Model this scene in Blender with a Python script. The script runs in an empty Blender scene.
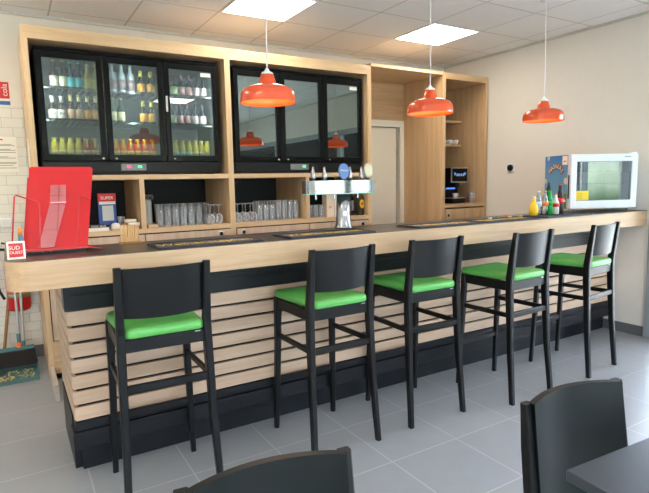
import bpy, bmesh, math, random
from mathutils import Vector, Matrix
random.seed(7)
PI = math.pi
scene = bpy.context.scene
COL = scene.collection

# ------------------------------------------------------------------ helpers
def lin(c):
    return tuple(((v / 255) / 12.92 if v / 255 <= .04045 else ((v / 255 + .055) / 1.055) ** 2.4) for v in c)

class MB:
    def __init__(self):
        self.v, self.f, self.s = [], [], []
    def add(self, vs, fs, smooth=False):
        n = len(self.v)
        self.v += [tuple(p) for p in vs]
        self.f += [tuple(i + n for i in f) for f in fs]
        self.s += [smooth] * len(fs)
        return self
    def box(self, x0, x1, y0, y1, z0, z1, bev=0.0, seg=2):
        if bev <= 0:
            vs = [(x, y, z) for x in (x0, x1) for y in (y0, y1) for z in (z0, z1)]
            return self.add(vs, [(0, 1, 3, 2), (4, 6, 7, 5), (0, 4, 5, 1), (2, 3, 7, 6), (0, 2, 6, 4), (1, 5, 7, 3)])
        bm = bmesh.new()
        bmesh.ops.create_cube(bm, size=1)
        for v in bm.verts:
            v.co = Vector(((x0 + x1) / 2 + v.co.x * (x1 - x0), (y0 + y1) / 2 + v.co.y * (y1 - y0), (z0 + z1) / 2 + v.co.z * (z1 - z0)))
        bmesh.ops.bevel(bm, geom=bm.edges[:], offset=bev, segments=seg, affect='EDGES', profile=.5)
        self.add([v.co[:] for v in bm.verts], [[v.index for v in f.verts] for f in bm.faces])
        bm.free()
        return self
    def lathe(self, prof, cx=0, cy=0, cz=0, seg=20, smooth=True, axis='z'):
        vs, fs = [], []
        for (r, z) in prof:
            for k in range(seg):
                a = 2 * PI * k / seg
                if axis == 'z': vs.append((cx + r * math.cos(a), cy + r * math.sin(a), cz + z))
                elif axis == 'y': vs.append((cx + r * math.cos(a), cy + z, cz + r * math.sin(a)))
                else: vs.append((cx + z, cy + r * math.cos(a), cz + r * math.sin(a)))
        for i in range(len(prof) - 1):
            for k in range(seg):
                a, b = i * seg + k, i * seg + (k + 1) % seg
                fs.append((a, b, b + seg, a + seg) if axis != 'y' else (a, a + seg, b + seg, b))
        if prof[0][0] > 1e-6: fs.append(tuple(range(seg - 1, -1, -1)) if axis != 'y' else tuple(range(seg)))
        if prof[-1][0] > 1e-6:
            o = (len(prof) - 1) * seg
            fs.append(tuple(range(o, o + seg)) if axis != 'y' else tuple(range(o + seg - 1, o - 1, -1)))
        return self.add(vs, fs, smooth)
    def openlathe(self, prof, cx=0, cy=0, cz=0, seg=24):
        vs, fs = [], []
        for (r, z) in prof:
            for k in range(seg):
                a = 2 * PI * k / seg
                vs.append((cx + r * math.cos(a), cy + r * math.sin(a), cz + z))
        for i in range(len(prof) - 1):
            for k in range(seg):
                a, b = i * seg + k, i * seg + (k + 1) % seg
                fs.append((a, b, b + seg, a + seg))
        return self.add(vs, fs, True)
    def tube(self, pts, r, seg=10, rs=None):
        pts = [Vector(p) for p in pts]
        vs, fs = [], []
        up = Vector((0, 0, 1))
        prev = None
        for i, p in enumerate(pts):
            t = (pts[min(i + 1, len(pts) - 1)] - pts[max(i - 1, 0)]).normalized()
            if prev is None:
                n = t.cross(up if abs(t.z) < .9 else Vector((1, 0, 0))).normalized()
            else:
                n = (prev - t * prev.dot(t)).normalized()
            prev = n
            b = t.cross(n)
            rr = rs[i] if rs else r
            for k in range(seg):
                a = 2 * PI * k / seg
                vs.append(p + n * math.cos(a) * rr + b * math.sin(a) * rr)
        for i in range(len(pts) - 1):
            for k in range(seg):
                a, b2 = i * seg + k, i * seg + (k + 1) % seg
                fs.append((a, b2, b2 + seg, a + seg))
        self.add(vs, fs, True)
        n = len(pts)
        self.add([vs[k] for k in range(seg)], [tuple(range(seg - 1, -1, -1))])
        self.add([vs[(n - 1) * seg + k] for k in range(seg)], [tuple(range(seg))])
        return self
    def sweep(self, secs, smooth=False):
        """secs: list of closed loops (same length) of points; capped."""
        n = len(secs[0]); vs = [p for s in secs for p in s]; fs = []
        for i in range(len(secs) - 1):
            for k in range(n):
                a, b = i * n + k, i * n + (k + 1) % n
                fs.append((a, b, b + n, a + n))
        fs.append(tuple(range(n - 1, -1, -1)))
        o = (len(secs) - 1) * n
        fs.append(tuple(range(o, o + n)))
        return self.add(vs, fs, smooth)
    def post(self, nodes):
        """nodes: (x, y, z, wx, wy) horizontal rectangular sections with chamfered corners"""
        secs = []
        for (x, y, z, wx, wy) in nodes:
            a, b, c = wx / 2, wy / 2, min(wx, wy) * .16
            secs.append([(x - a + c, y - b, z), (x + a - c, y - b, z), (x + a, y - b + c, z), (x + a, y + b - c, z),
                         (x + a - c, y + b, z), (x - a + c, y + b, z), (x - a, y + b - c, z), (x - a, y - b + c, z)])
        return self.sweep(secs)
    def bar(self, p0, p1, w, hgt):
        p0, p1 = Vector(p0), Vector(p1)
        t = (p1 - p0).normalized(); s = t.cross(Vector((0, 0, 1))).normalized(); u = s.cross(t)
        c = min(w, hgt) * .18
        prof = [(-w/2 + c, -hgt/2), (w/2 - c, -hgt/2), (w/2, -hgt/2 + c), (w/2, hgt/2 - c), (w/2 - c, hgt/2), (-w/2 + c, hgt/2), (-w/2, hgt/2 - c), (-w/2, -hgt/2 + c)]
        return self.sweep([[p + s * a + u * b for a, b in prof] for p in (p0, p1)])
    def prism(self, poly, z0, z1, smooth=False):
        return self.sweep([[(x, y, z0) for x, y in poly], [(x, y, z1) for x, y in poly]])
    def xform(self, M):
        self.v = [tuple(M @ Vector(p)) for p in self.v]; return self

def obj(name, mb, mat, parent=None, world=False):
    me = bpy.data.meshes.new(name)
    vs = mb.v
    if world and parent is not None:
        o = Vector(parent['_w']) if '_w' in parent else parent.location
        vs = [tuple(Vector(p) - o) for p in vs]
    me.from_pydata(vs, [], mb.f)
    me.polygons.foreach_set('use_smooth', mb.s)
    bm = bmesh.new(); bm.from_mesh(me)
    bmesh.ops.recalc_face_normals(bm, faces=bm.faces[:]) if not getattr(mb, 'keep', False) else None
    bm.to_mesh(me); bm.free()
    me.materials.append(mat)
    ob = bpy.data.objects.new(name, me)
    COL.objects.link(ob)
    if parent is not None: ob.parent = parent
    return ob

def smoothmod(ob, angle=35):
    for e in ob.data.polygons: e.use_smooth = True
    ob.data.set_sharp_from_angle(angle=math.radians(angle))
    return ob

def tag(o, label, cat, group=None, kind=None):
    if label: o['label'] = label
    if cat: o['category'] = cat
    if group: o['group'] = group
    if kind: o['kind'] = kind
    return o

def thing(name, label, cat, loc=(0, 0, 0), rz=0, group=None):
    o = bpy.data.objects.new(name, None)
    o.empty_display_size = .05
    COL.objects.link(o)
    o.location = loc; o.rotation_euler = (0, 0, rz)
    return tag(o, label, cat, group)

def struct(name, mb, mat):
    o = obj(name, mb, mat); o['kind'] = 'structure'; return o

def dup(root, loc, rz=None, label=None, group=None):
    def cp(o, par):
        c = o.copy(); COL.objects.link(c); c.parent = par
        for ch in o.children: cp(ch, c)
        return c
    r = cp(root, None)
    r.location = loc
    if rz is not None: r.rotation_euler = (0, 0, rz)
    if label: r['label'] = label
    if group: r['group'] = group
    return r

ORD = ['first', 'second', 'third', 'fourth', 'fifth', 'sixth', 'seventh', 'eighth', 'ninth', 'tenth', 'eleventh', 'twelfth']

# ------------------------------------------------------------------ materials
def newmat(name):
    m = bpy.data.materials.new(name); m.use_nodes = True
    nt = m.node_tree; b = nt.nodes['Principled BSDF']
    return m, nt, b

def plain(name, c, rough=.5, metal=0, var=.06, scale=14, bump=0.0, bscale=200, spec=.5, coat=0, emis=None, estr=0):
    m, nt, b = newmat(name)
    L = nt.links.new
    tc = nt.nodes.new('ShaderNodeTexCoord')
    no = nt.nodes.new('ShaderNodeTexNoise'); no.inputs['Scale'].default_value = scale; no.inputs['Detail'].default_value = 3
    L(tc.outputs['Object'], no.inputs['Vector'])
    mx = nt.nodes.new('ShaderNodeMix'); mx.data_type = 'RGBA'
    a = lin(c)
    mx.inputs['A'].default_value = (*[v * (1 - var) for v in a], 1)
    mx.inputs['B'].default_value = (*[min(1, v * (1 + var)) for v in a], 1)
    L(no.outputs['Fac'], mx.inputs['Factor']); L(mx.outputs['Result'], b.inputs['Base Color'])
    b.inputs['Roughness'].default_value = rough; b.inputs['Metallic'].default_value = metal
    b.inputs['Specular IOR Level'].default_value = spec
    b.inputs['Coat Weight'].default_value = coat; b.inputs['Coat Roughness'].default_value = .08
    if bump:
        n2 = nt.nodes.new('ShaderNodeTexNoise'); n2.inputs['Scale'].default_value = bscale
        bp = nt.nodes.new('ShaderNodeBump'); bp.inputs['Strength'].default_value = bump; bp.inputs['Distance'].default_value = .002
        L(tc.outputs['Object'], n2.inputs['Vector']); L(n2.outputs['Fac'], bp.inputs['Height']); L(bp.outputs['Normal'], b.inputs['Normal'])
    if emis:
        b.inputs['Emission Color'].default_value = (*lin(emis), 1); b.inputs['Emission Strength'].default_value = estr
    return m

def wood(name, c1, c2, axis='x', rough=.45, fine=90):
    m, nt, b = newmat(name); L = nt.links.new
    tc = nt.nodes.new('ShaderNodeTexCoord'); mp = nt.nodes.new('ShaderNodeMapping')
    s = {'x': (1.2, 22, 22), 'y': (22, 1.2, 22), 'z': (22, 22, 1.2)}[axis]
    mp.inputs['Scale'].default_value = s
    L(tc.outputs['Object'], mp.inputs['Vector'])
    n1 = nt.nodes.new('ShaderNodeTexNoise'); n1.inputs['Scale'].default_value = 1; n1.inputs['Detail'].default_value = 6; n1.inputs['Distortion'].default_value = .6
    L(mp.outputs['Vector'], n1.inputs['Vector'])
    n2 = nt.nodes.new('ShaderNodeTexNoise'); n2.inputs['Scale'].default_value = 6; n2.inputs['Detail'].default_value = 2
    L(mp.outputs['Vector'], n2.inputs['Vector'])
    ad = nt.nodes.new('ShaderNodeMath'); ad.operation = 'MULTIPLY_ADD'; ad.inputs[1].default_value = .35
    L(n2.outputs['Fac'], ad.inputs[0]); L(n1.outputs['Fac'], ad.inputs[2])
    cr = nt.nodes.new('ShaderNodeValToRGB')
    cr.color_ramp.elements[0].position = .45; cr.color_ramp.elements[0].color = (*lin(c2), 1)
    cr.color_ramp.elements[1].position = .85; cr.color_ramp.elements[1].color = (*lin(c1), 1)
    L(ad.outputs[0], cr.inputs['Fac']); L(cr.outputs['Color'], b.inputs['Base Color'])
    b.inputs['Roughness'].default_value = rough
    return m

def math_(nt, op, a, b=None, c=None):
    n = nt.nodes.new('ShaderNodeMath'); n.operation = op
    for i, v in enumerate((a, b, c)):
        if v is None: continue
        if isinstance(v, (int, float)): n.inputs[i].default_value = v
        else: nt.links.new(v, n.inputs[i])
    return n.outputs[0]

def grid(name, tile, line, px, py, ox, oy, w, rough, var=.05, nscale=6, bump=.0):
    m, nt, b = newmat(name); L = nt.links.new
    tc = nt.nodes.new('ShaderNodeTexCoord'); sp = nt.nodes.new('ShaderNodeSeparateXYZ'); L(tc.outputs['Object'], sp.inputs[0])
    def g(o, off, pitch):
        t = math_(nt, 'SUBTRACT', o, off - w / 2); t = math_(nt, 'DIVIDE', t, pitch)
        t = math_(nt, 'FRACT', t); return math_(nt, 'LESS_THAN', t, w / pitch), math_(nt, 'FLOOR', math_(nt, 'DIVIDE', math_(nt, 'SUBTRACT', o, off), pitch))
    gx, ix = g(sp.outputs['X'], ox, px); gy, iy = g(sp.outputs['Y'], oy, py)
    ln = math_(nt, 'MAXIMUM', gx, gy)
    wn = nt.nodes.new('ShaderNodeTexWhiteNoise'); wn.noise_dimensions = '2D'
    cb = nt.nodes.new('ShaderNodeCombineXYZ'); L(ix, cb.inputs[0]); L(iy, cb.inputs[1]); L(cb.outputs[0], wn.inputs['Vector'])
    no = nt.nodes.new('ShaderNodeTexNoise'); no.inputs['Scale'].default_value = nscale; no.inputs['Detail'].default_value = 8; no.inputs['Roughness'].default_value = .65
    L(tc.outputs['Object'], no.inputs['Vector'])
    f = math_(nt, 'MULTIPLY_ADD', wn.outputs['Value'], .25, no.outputs['Fac'])
    f = math_(nt, 'SUBTRACT', f, .12)
    mx = nt.nodes.new('ShaderNodeMix'); mx.data_type = 'RGBA'; a = lin(tile)
    mx.inputs['A'].default_value = (*[v * (1 - var) for v in a], 1); mx.inputs['B'].default_value = (*[v * (1 + var) for v in a], 1)
    L(f, mx.inputs['Factor'])
    m2 = nt.nodes.new('ShaderNodeMix'); m2.data_type = 'RGBA'; L(ln, m2.inputs['Factor']); L(mx.outputs['Result'], m2.inputs['A']); m2.inputs['B'].default_value = (*lin(line), 1)
    L(m2.outputs['Result'], b.inputs['Base Color'])
    r = math_(nt, 'MULTIPLY_ADD', ln, .3, rough); L(r, b.inputs['Roughness'])
    if bump:
        bp = nt.nodes.new('ShaderNodeBump'); bp.inputs['Strength'].default_value = bump; bp.inputs['Distance'].default_value = .002
        h = math_(nt, 'SUBTRACT', 1, ln); L(h, bp.inputs['Height']); L(bp.outputs['Normal'], b.inputs['Normal'])
    return m

def glass(name, tint=(255, 255, 255), refl=.06, rough=.0, thick=.0, rtint=(255, 255, 255)):
    """thin pane: transparency plus a mirror reflection that grows towards grazing"""
    m = bpy.data.materials.new(name); m.use_nodes = True; nt = m.node_tree; nt.nodes.clear(); L = nt.links.new
    out = nt.nodes.new('ShaderNodeOutputMaterial')
    tr = nt.nodes.new('ShaderNodeBsdfTransparent'); tr.inputs[0].default_value = (*lin(tint), 1)
    gl = nt.nodes.new('ShaderNodeBsdfGlossy'); gl.inputs['Roughness'].default_value = rough; gl.inputs['Color'].default_value = (*lin(rtint), 1)
    fr = nt.nodes.new('ShaderNodeFresnel'); fr.inputs['IOR'].default_value = 1.45
    f = math_(nt, 'ADD', fr.outputs[0], refl)
    if thick:
        no = nt.nodes.new('ShaderNodeLayerWeight'); no.inputs['Blend'].default_value = .35
        f = math_(nt, 'MULTIPLY_ADD', no.outputs['Facing'], thick, f)
    mx = nt.nodes.new('ShaderNodeMixShader'); L(f, mx.inputs[0]); L(tr.outputs[0], mx.inputs[1]); L(gl.outputs[0], mx.inputs[2]); L(mx.outputs[0], out.inputs[0])
    return m

def emitter(name, c, s):
    m = bpy.data.materials.new(name); m.use_nodes = True; nt = m.node_tree; nt.nodes.clear()
    out = nt.nodes.new('ShaderNodeOutputMaterial'); e = nt.nodes.new('ShaderNodeEmission')
    e.inputs[0].default_value = (*lin(c), 1); e.inputs[1].default_value = s; nt.links.new(e.outputs[0], out.inputs[0]); return m

OAKX = wood('oak_horizontal', (222, 190, 148), (200, 163, 120), 'x')
OAKY = wood('oak_depth', (216, 182, 140), (195, 158, 117), 'y')
OAKZ = wood('oak_vertical', (222, 190, 148), (200, 163, 120), 'z')
TALLZ = wood('oak_vertical_honey', (210, 175, 134), (190, 154, 114), 'z')
TALLX = wood('oak_horizontal_honey', (210, 175, 134), (190, 154, 114), 'x')
DOORZ = wood('pale_oak_door', (214, 188, 162), (196, 168, 142), 'z')
SLATX = wood('slat_oak', (208, 180, 154), (188, 158, 132), 'x')
SLATY = wood('slat_oak_side', (208, 180, 154), (188, 158, 132), 'y')
EDGEX = wood('counter_edge_oak', (202, 170, 134), (180, 147, 112), 'x')
BLACKW = plain('black_stained_wood', (13, 14, 16), .38, var=.15, scale=30, spec=.3)
BLACKP = plain('black_painted_board', (15, 18, 23), .42, var=.15, spec=.32)
GREEN = plain('green_vinyl', (92, 172, 84), .38, var=.05, bump=.15, bscale=400)
DARKTOP = plain('dark_laminate', (62, 55, 50), .3, var=.12, scale=8)
BLACK = plain('black_plastic', (12, 13, 14), .4, var=.1, spec=.3)
BLACKG = plain('black_gloss', (7, 8, 9), .3, var=.1, spec=.16)
DARKBACK = plain('dark_back_panel', (30, 32, 36), .6, spec=.3)
CHROME = plain('chrome', (165, 167, 169), .2, 1)
STEEL = plain('brushed_steel', (190, 190, 188), .3, 1)
WHITEP = plain('white_plastic', (236, 238, 240), .35, var=.02)
WHITEM = plain('white_metal', (225, 232, 238), .3, var=.02)
CORD = plain('white_cord', (225, 222, 216), .5)
ORANGE = plain('orange_enamel', (228, 84, 40), .16, var=.04, coat=.6)
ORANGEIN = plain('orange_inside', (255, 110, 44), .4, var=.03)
RED = plain('red_sheet_metal', (196, 15, 22), .3, var=.04, coat=.2)
REDP = plain('red_paint', (205, 28, 28), .3)
PAPER = plain('paper', (236, 230, 218), .8, var=.02)
INK = plain('ink_grey', (120, 112, 104), .8)
WALL = plain('wall_paint', (228, 219, 204), .85, var=.02, bump=.05)
WALLR = plain('wall_paint_daylit', (231, 224, 214), .85, var=.02, bump=.05)  # same paint made lighter and cooler for the daylight on this wall
BASEB = plain('grey_baseboard', (98, 98, 100), .5, var=.08)
FRAMEG = plain('grey_aluminium', (150, 154, 158), .4, var=.03)
GLASSW = glass('window_glass', refl=.02)
PANE = glass('fridge_glass', tint=(205, 214, 212), refl=.10, rtint=(205, 216, 212))
PANED = glass('fridge_glass_dark', tint=(120, 130, 128), refl=.42, rtint=(205, 220, 212))
PANEW = glass('small_fridge_glass', tint=(225, 235, 235), refl=.24)
def drink_glass():
    m = glass('drinking_glass', tint=(246, 248, 250), refl=.04, thick=.12, rough=.08); nt = m.node_tree; L = nt.links.new
    out = [n for n in nt.nodes if n.type == 'OUTPUT_MATERIAL'][0]; src = out.inputs[0].links[0].from_socket
    df = nt.nodes.new('ShaderNodeBsdfDiffuse'); df.inputs[0].default_value = (.95, .97, 1, 1)
    lw = nt.nodes.new('ShaderNodeLayerWeight'); lw.inputs['Blend'].default_value = .45
    f = math_(nt, 'MULTIPLY_ADD', lw.outputs['Facing'], .42, .09)
    mx = nt.nodes.new('ShaderNodeMixShader'); L(f, mx.inputs[0]); L(src, mx.inputs[1]); L(df.outputs[0], mx.inputs[2]); L(mx.outputs[0], out.inputs[0])
    return m
DRINKG = drink_glass()
CLEAR = glass('clear_bottle_glass', tint=(225, 232, 235), refl=.08, thick=.4, rough=.05)
TEAL = plain('teal_plastic', (76, 118, 122), .45)
BRISTLE = plain('dark_bristles', (40, 34, 32), .9, bump=.6, bscale=300)
BROWNW = wood('broom_wood', (168, 120, 72), (140, 96, 55), 'z')
GOLD = plain('gold_print', (232, 190, 84), .5)
MAT = plain('mat_rubber', (34, 38, 46), .6, var=.1)

# ------------------------------------------------------------------ room shell
XW, YW, ZC = 4.84, 5.05, 2.85
XL, YF = -2.6, -3.6
FLOOR = grid('floor_tiles', (146, 148, 151), (182, 182, 180), .4525, .4525, 1.6, 2.02, .0055, .33, var=.10, nscale=5, bump=.2)
CEIL = grid('ceiling_tiles', (244, 243, 240), (205, 200, 192), .6, .6, 1.6, .07, .012, .8, var=.03, nscale=30)
struct('floor', MB().box(XL, XW, YF, YW, -.1, 0), FLOOR)
# ceiling built around its recessed light panels
lights = [(-.8, 3.67), (1.6, 3.67), (3.4, 3.67), (-2.0, 1.27), (-.8, 1.27), (-2.0, -.53), (2.2, -.53), (-.8, -1.73)]  # panels at negative x are out of view, added to brighten the room

struct('ceiling', MB().box(XL, XW, YF, YW, ZC, ZC + .12), CEIL)
struct('trim_1', MB().box(XL, XW, YW - .02, YW, ZC - .02, ZC).box(XW - .02, XW, YF, YW - .02, ZC - .02, ZC), plain('ceiling_trim', (205, 200, 190), .6))
struct('wall_back', MB().box(XL, XW + .12, YW, YW + .12, 0, ZC), WALL)
WHITEWALL = plain('white_wall_paint', (240, 238, 233), .85, var=.02)
struct('wall_left', MB().box(XL - .12, XL, YF, YW, 0, ZC), WHITEWALL)
# glazed right side: header, pier towards the back, glass doors and windows between grey posts
YG = 2.46
struct('wall_right', MB().box(XW, XW + .14, YG, YW, 0, ZC).box(XW, XW + .14, YF, YG, 2.3, ZC), WALLR)
struct('wall_front', MB().box(XL, -2.4, YF - .12, YF, 0, ZC).box(-2.4, 4.6, YF - .12, YF, 0, .4).box(-2.4, 4.6, YF - .12, YF, 2.08, ZC).box(4.6, XW + .14, YF - .12, YF, 0, ZC), WHITEWALL)
edges = [YG, YG - 1.2, YG - 3.6, YF]
for i in range(3):
    y1, y0 = edges[i], edges[i + 1]
    w = MB()
    t = .07
    w.box(XW - .02, XW + .07, y1 - t, y1, 0, 2.3).box(XW - .02, XW + .07, y0, y0 + t * .5, 0, 2.3)
    w.box(XW - .015, XW + .06, y0 + t * .5, y1 - t, 2.22, 2.3).box(XW - .015, XW + .06, y0 + t * .5, y1 - t, 0, .12)
    if i: w.box(XW - .012, XW + .055, y0 + t * .5, y1 - t, .9, .96)
    o = struct('door_1' if i == 0 else 'window_%d' % i, w, FRAMEG)
    g = obj('pane', MB().box(XW + .02, XW + .03, y0 + t * .5, y1 - t, .12, 2.22), GLASSW, o)
w = MB()
for x in (-2.4, -.66, 1.07, 2.8, 4.53): w.box(x, x + .07, YF - .08, YF + .02, .4, 2.08)
w.box(-2.33, 4.53, YF - .08, YF + .015, .4, .47).box(-2.33, 4.53, YF - .08, YF + .015, 2.01, 2.08)
o = struct('window_3', w, FRAMEG)  # glazing out of view, added for daylight from the front
obj('pane', MB().box(-2.33, 4.53, YF - .04, YF - .03, .47, 2.01), GLASSW, o)
struct('baseboard_right', MB().box(XW - .012, XW, YG, 4.3, 0, .09), BASEB)
# tiled part of the back wall, left of the cabinets
def brick():
    m, nt, b = newmat('metro_tiles'); L = nt.links.new
    tc = nt.nodes.new('ShaderNodeTexCoord'); mp = nt.nodes.new('ShaderNodeMapping'); mp.inputs['Rotation'].default_value = (PI / 2, 0, 0)
    mp.inputs['Location'].default_value = (.05, .0, 0)
    br = nt.nodes.new('ShaderNodeTexBrick'); br.inputs['Scale'].default_value = 1
    br.inputs['Brick Width'].default_value = .155; br.inputs['Row Height'].default_value = .0775; br.inputs['Mortar Size'].default_value = .0022
    br.inputs['Mortar Smooth'].default_value = .6
    br.inputs['Color1'].default_value = (*lin((228, 223, 210)), 1); br.inputs['Color2'].default_value = (*lin((220, 215, 202)), 1); br.inputs['Mortar'].default_value = (*lin((186, 180, 166)), 1)
    sx = nt.nodes.new('ShaderNodeSeparateXYZ'); cb = nt.nodes.new('ShaderNodeCombineXYZ')
    L(tc.outputs['Object'], sx.inputs[0]); L(sx.outputs['X'], cb.inputs[0]); L(sx.outputs['Z'], cb.inputs[1]); L(cb.outputs[0], br.inputs['Vector'])
    L(br.outputs['Color'], b.inputs['Base Color']); b.inputs['Roughness'].default_value = .22
    bp = nt.nodes.new('ShaderNodeBump'); bp.inputs['Strength'].default_value = .6; bp.inputs['Distance'].default_value = .004; bp.invert = True
    L(br.outputs['Fac'], bp.inputs['Height']); L(bp.outputs['Normal'], b.inputs['Normal'])
    return m
struct('wall_tiling', MB().box(XL, .163, YW - .01, YW, .1, 2.11), brick())
struct('baseboard_back', MB().box(XL, .163, YW - .014, YW, 0, .1), BASEB)
struct('ground', MB().box(-40, 60, -60, 40, -.35, -.3), plain('outdoor_grass', (120, 146, 92), .9, var=.35, scale=1.2))
struct('bounce_pavement', MB().box(XW + .2, XW + 9, -16, 8, -.3, -.12).box(-8, XW + .2, -16, YF - .2, -.3, -.12), plain('bounce_paving', (205, 203, 198), .8, var=.1))  # pale paving out of view, front strip added to bounce light onto the ceiling
hd = MB()  # row of bushes out of view, added to tone down the reflected sky
for k in range(60):
    y = -30 + k * .9
    hd.lathe([(.3, 0), (1.1 + random.random() * .5, .6), (1.2 + random.random() * .4, 1.6), (.8, 2.4 + random.random() * .7), (.01, 3 + random.random() * .8)], XW + 16 + random.random() * 1.5, y, -.3, 9)
    hd.lathe([(.3, 0), (1.1 + random.random() * .5, .6), (1.2 + random.random() * .4, 1.6), (.8, 2.4 + random.random() * .7), (.01, 3 + random.random() * .8)], -18 + k * .9, -30 + random.random() * 1.5, -.3, 9)
o = struct('unseen_hedge', hd, plain('unseen_hedge_leaves', (150, 160, 140), .9, var=.4, scale=3, bump=1, bscale=8))
PANEL = emitter('light_panel', (255, 244, 226), 7.5)
for k, (x, y) in enumerate(lights):
    seen = {(1.6, 3.67): 'square white ceiling light panel over the left fridges', (3.4, 3.67): 'square white ceiling light panel over the passage door'}
    t = thing('ceiling_light', seen.get((x, y), 'square white ceiling light panel out of view, lighting the room'), 'ceiling light', (x + .3, y + .3, ZC), 0, 'square ceiling light panels')
    obj('light_frame', MB().box(x + .004, x + .596, y + .004, y + .022, ZC - .006, ZC - .001).box(x + .004, x + .596, y + .578, y + .596, ZC - .006, ZC - .001)
        .box(x + .004, x + .022, y + .022, y + .578, ZC - .006, ZC - .001).box(x + .578, x + .596, y + .022, y + .578, ZC - .006, ZC - .001), WHITEP, t, True)
    obj('diffuser', MB().box(x + .022, x + .578, y + .022, y + .578, ZC - .004, ZC - .001), PANEL, t, True)

# passage door between the cabinets
DF = plain('white_door_frame', (226, 219, 205), .5, var=.02)
DL = plain('beige_door_leaf', (222, 212, 195), .6, var=.02)
d = struct('door_2', MB().box(3.165, 3.23, 4.96, YW, 0, 2.15).box(4.06, 4.135, 4.96, YW, 0, 2.15).box(3.23, 4.06, 4.96, YW, 2.075, 2.15), DF)
obj('door_leaf', MB().box(3.235, 4.03, 5.0, 5.04, .01, 2.07), DL, d)
obj('hinge', MB().lathe([(.008, 0), (.008, .1)], 4.038, 4.995, 1.75, 10), STEEL, d)
obj('hinge', MB().lathe([(.008, 0), (.008, .1)], 4.038, 4.995, .4, 10), STEEL, d)

# ------------------------------------------------------------------ text
def text(name, s, size, mat, parent, M, align='CENTER', world=True, extrude=.0004):
    cu = bpy.data.curves.new(name, 'FONT'); cu.body = s; cu.size = size; cu.align_x = align; cu.align_y = 'CENTER'; cu.extrude = extrude
    to = bpy.data.objects.new('tmp', cu); COL.objects.link(to)
    dg = bpy.context.evaluated_depsgraph_get()
    me = bpy.data.meshes.new_from_object(to.evaluated_get(dg))
    bpy.data.objects.remove(to); bpy.data.curves.remove(cu)
    me.transform(M)
    if world and parent is not None: me.transform(Matrix.Translation(-parent.location))
    me.materials.clear(); me.materials.append(mat); me.name = name
    o = bpy.data.objects.new(name, me); COL.objects.link(o); o.parent = parent
    return o
def face_front(x, y, z, rz=0):   # text standing upright facing -y
    return Matrix.Translation((x, y, z)) @ Matrix.Rotation(rz, 4, 'Z') @ Matrix.Rotation(PI / 2, 4, 'X')

# ------------------------------------------------------------------ back cabinets
YC, YB = 4.31, 5.03
def finger_hole(x, z, par):
    h = obj('finger_hole', MB().lathe([(.016, 0), (.016, .003)], x, YC - .0175, z, 20, axis='y'), STEEL, par, True)
    obj('hole_bottom', MB().lathe([(.011, -.001), (.011, .002)], x, YC - .018, z, 20, axis='y'), BLACK, h)
    h.children[0].data.transform(Matrix.Translation(-par.location))
def fridge_cabinet(xa, xb, div, label, holes, wl, wr):
    t = thing('back_cabinet', label, 'cabinet', ((xa + xb) / 2, YC, 0))
    xi, xj = xa + wl, xb - wr
    obj('side_panel', MB().box(xa, xi, YC, YB, 0, 2.488, .001, 1), OAKZ, t, True)
    obj('side_panel', MB().box(xj, xb, YC, YB, 0, 2.488, .001, 1), OAKZ, t, True)
    obj('top_panel', MB().box(xa, xb, YC, YB, 2.488, 2.576, .001, 1), OAKX, t, True)
    obj('shelf', MB().box(xi, xj, YC + .002, YB, 1.497, 1.535), OAKX, t, True)
    obj('shelf', MB().box(xi, xj, YC + .002, YB, 1.068, 1.105), OAKX, t, True)
    obj('divider', MB().box(div, div + .036, YC + .002, YB - .08, 1.105, 1.497), OAKZ, t, True)
    obj('back_panel', MB().box(xi, xj, 4.95, YB, .12, 1.068).box(xi, xj, 4.95, YB, 1.105, 1.497).box(xi, xj, 4.95, YB, 1.535, 2.488), DARKBACK, t, True)
    obj('bottom_rail', MB().box(xi, xj, YC + .003, YB - .1, .05, .30), OAKX, t, True)
    obj('plinth', MB().box(xi, xj, YC + .05, YC + .07, 0, .05), BLACKP, t, True)
    for x0, x1, hx in ((xi + .007, div + .014, holes[0]), (div + .022, xj - .007, holes[1])):
        d = obj('cabinet_door', MB().box(x0, x1, YC - .016, YC + .003, .31, 1.058, .001, 1), DOORZ, t, True)
        hh = obj('finger_hole', MB().lathe([(.021, 0), (.021, .004)], hx, YC - .0185, 1.026, 20, axis='y').xform(Matrix.Translation(-t.location)), STEEL, d)
        obj('hole_bottom', MB().lathe([(.0155, 0), (.0155, .004)], hx, YC - .0195, 1.026, 20, axis='y').xform(Matrix.Translation(-t.location)), BLACK, t)
    return t
cabL = fridge_cabinet(.165, 1.665, .897, 'tall oak cabinet framing the bottle filled fridge on the left', (.84, 1.547), .038, .025)
cabR = fridge_cabinet(1.665, 3.163, 2.40, 'tall oak cabinet framing the empty dark fridge in the middle', (1.756, 3.034), .025, .045)
# bridge over the passage
t = thing('door_surround', 'honey oak bridging panel above the passage door', 'panel', (3.6, YC, 2.17))
obj('top_board', MB().box(3.163, 4.12, YC, YB, 2.572, 2.602), OAKX, t, True)
obj('header_panel', MB().box(3.163, 4.12, 4.97, YB, 2.15, 2.572), TALLX, t, True)
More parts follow.
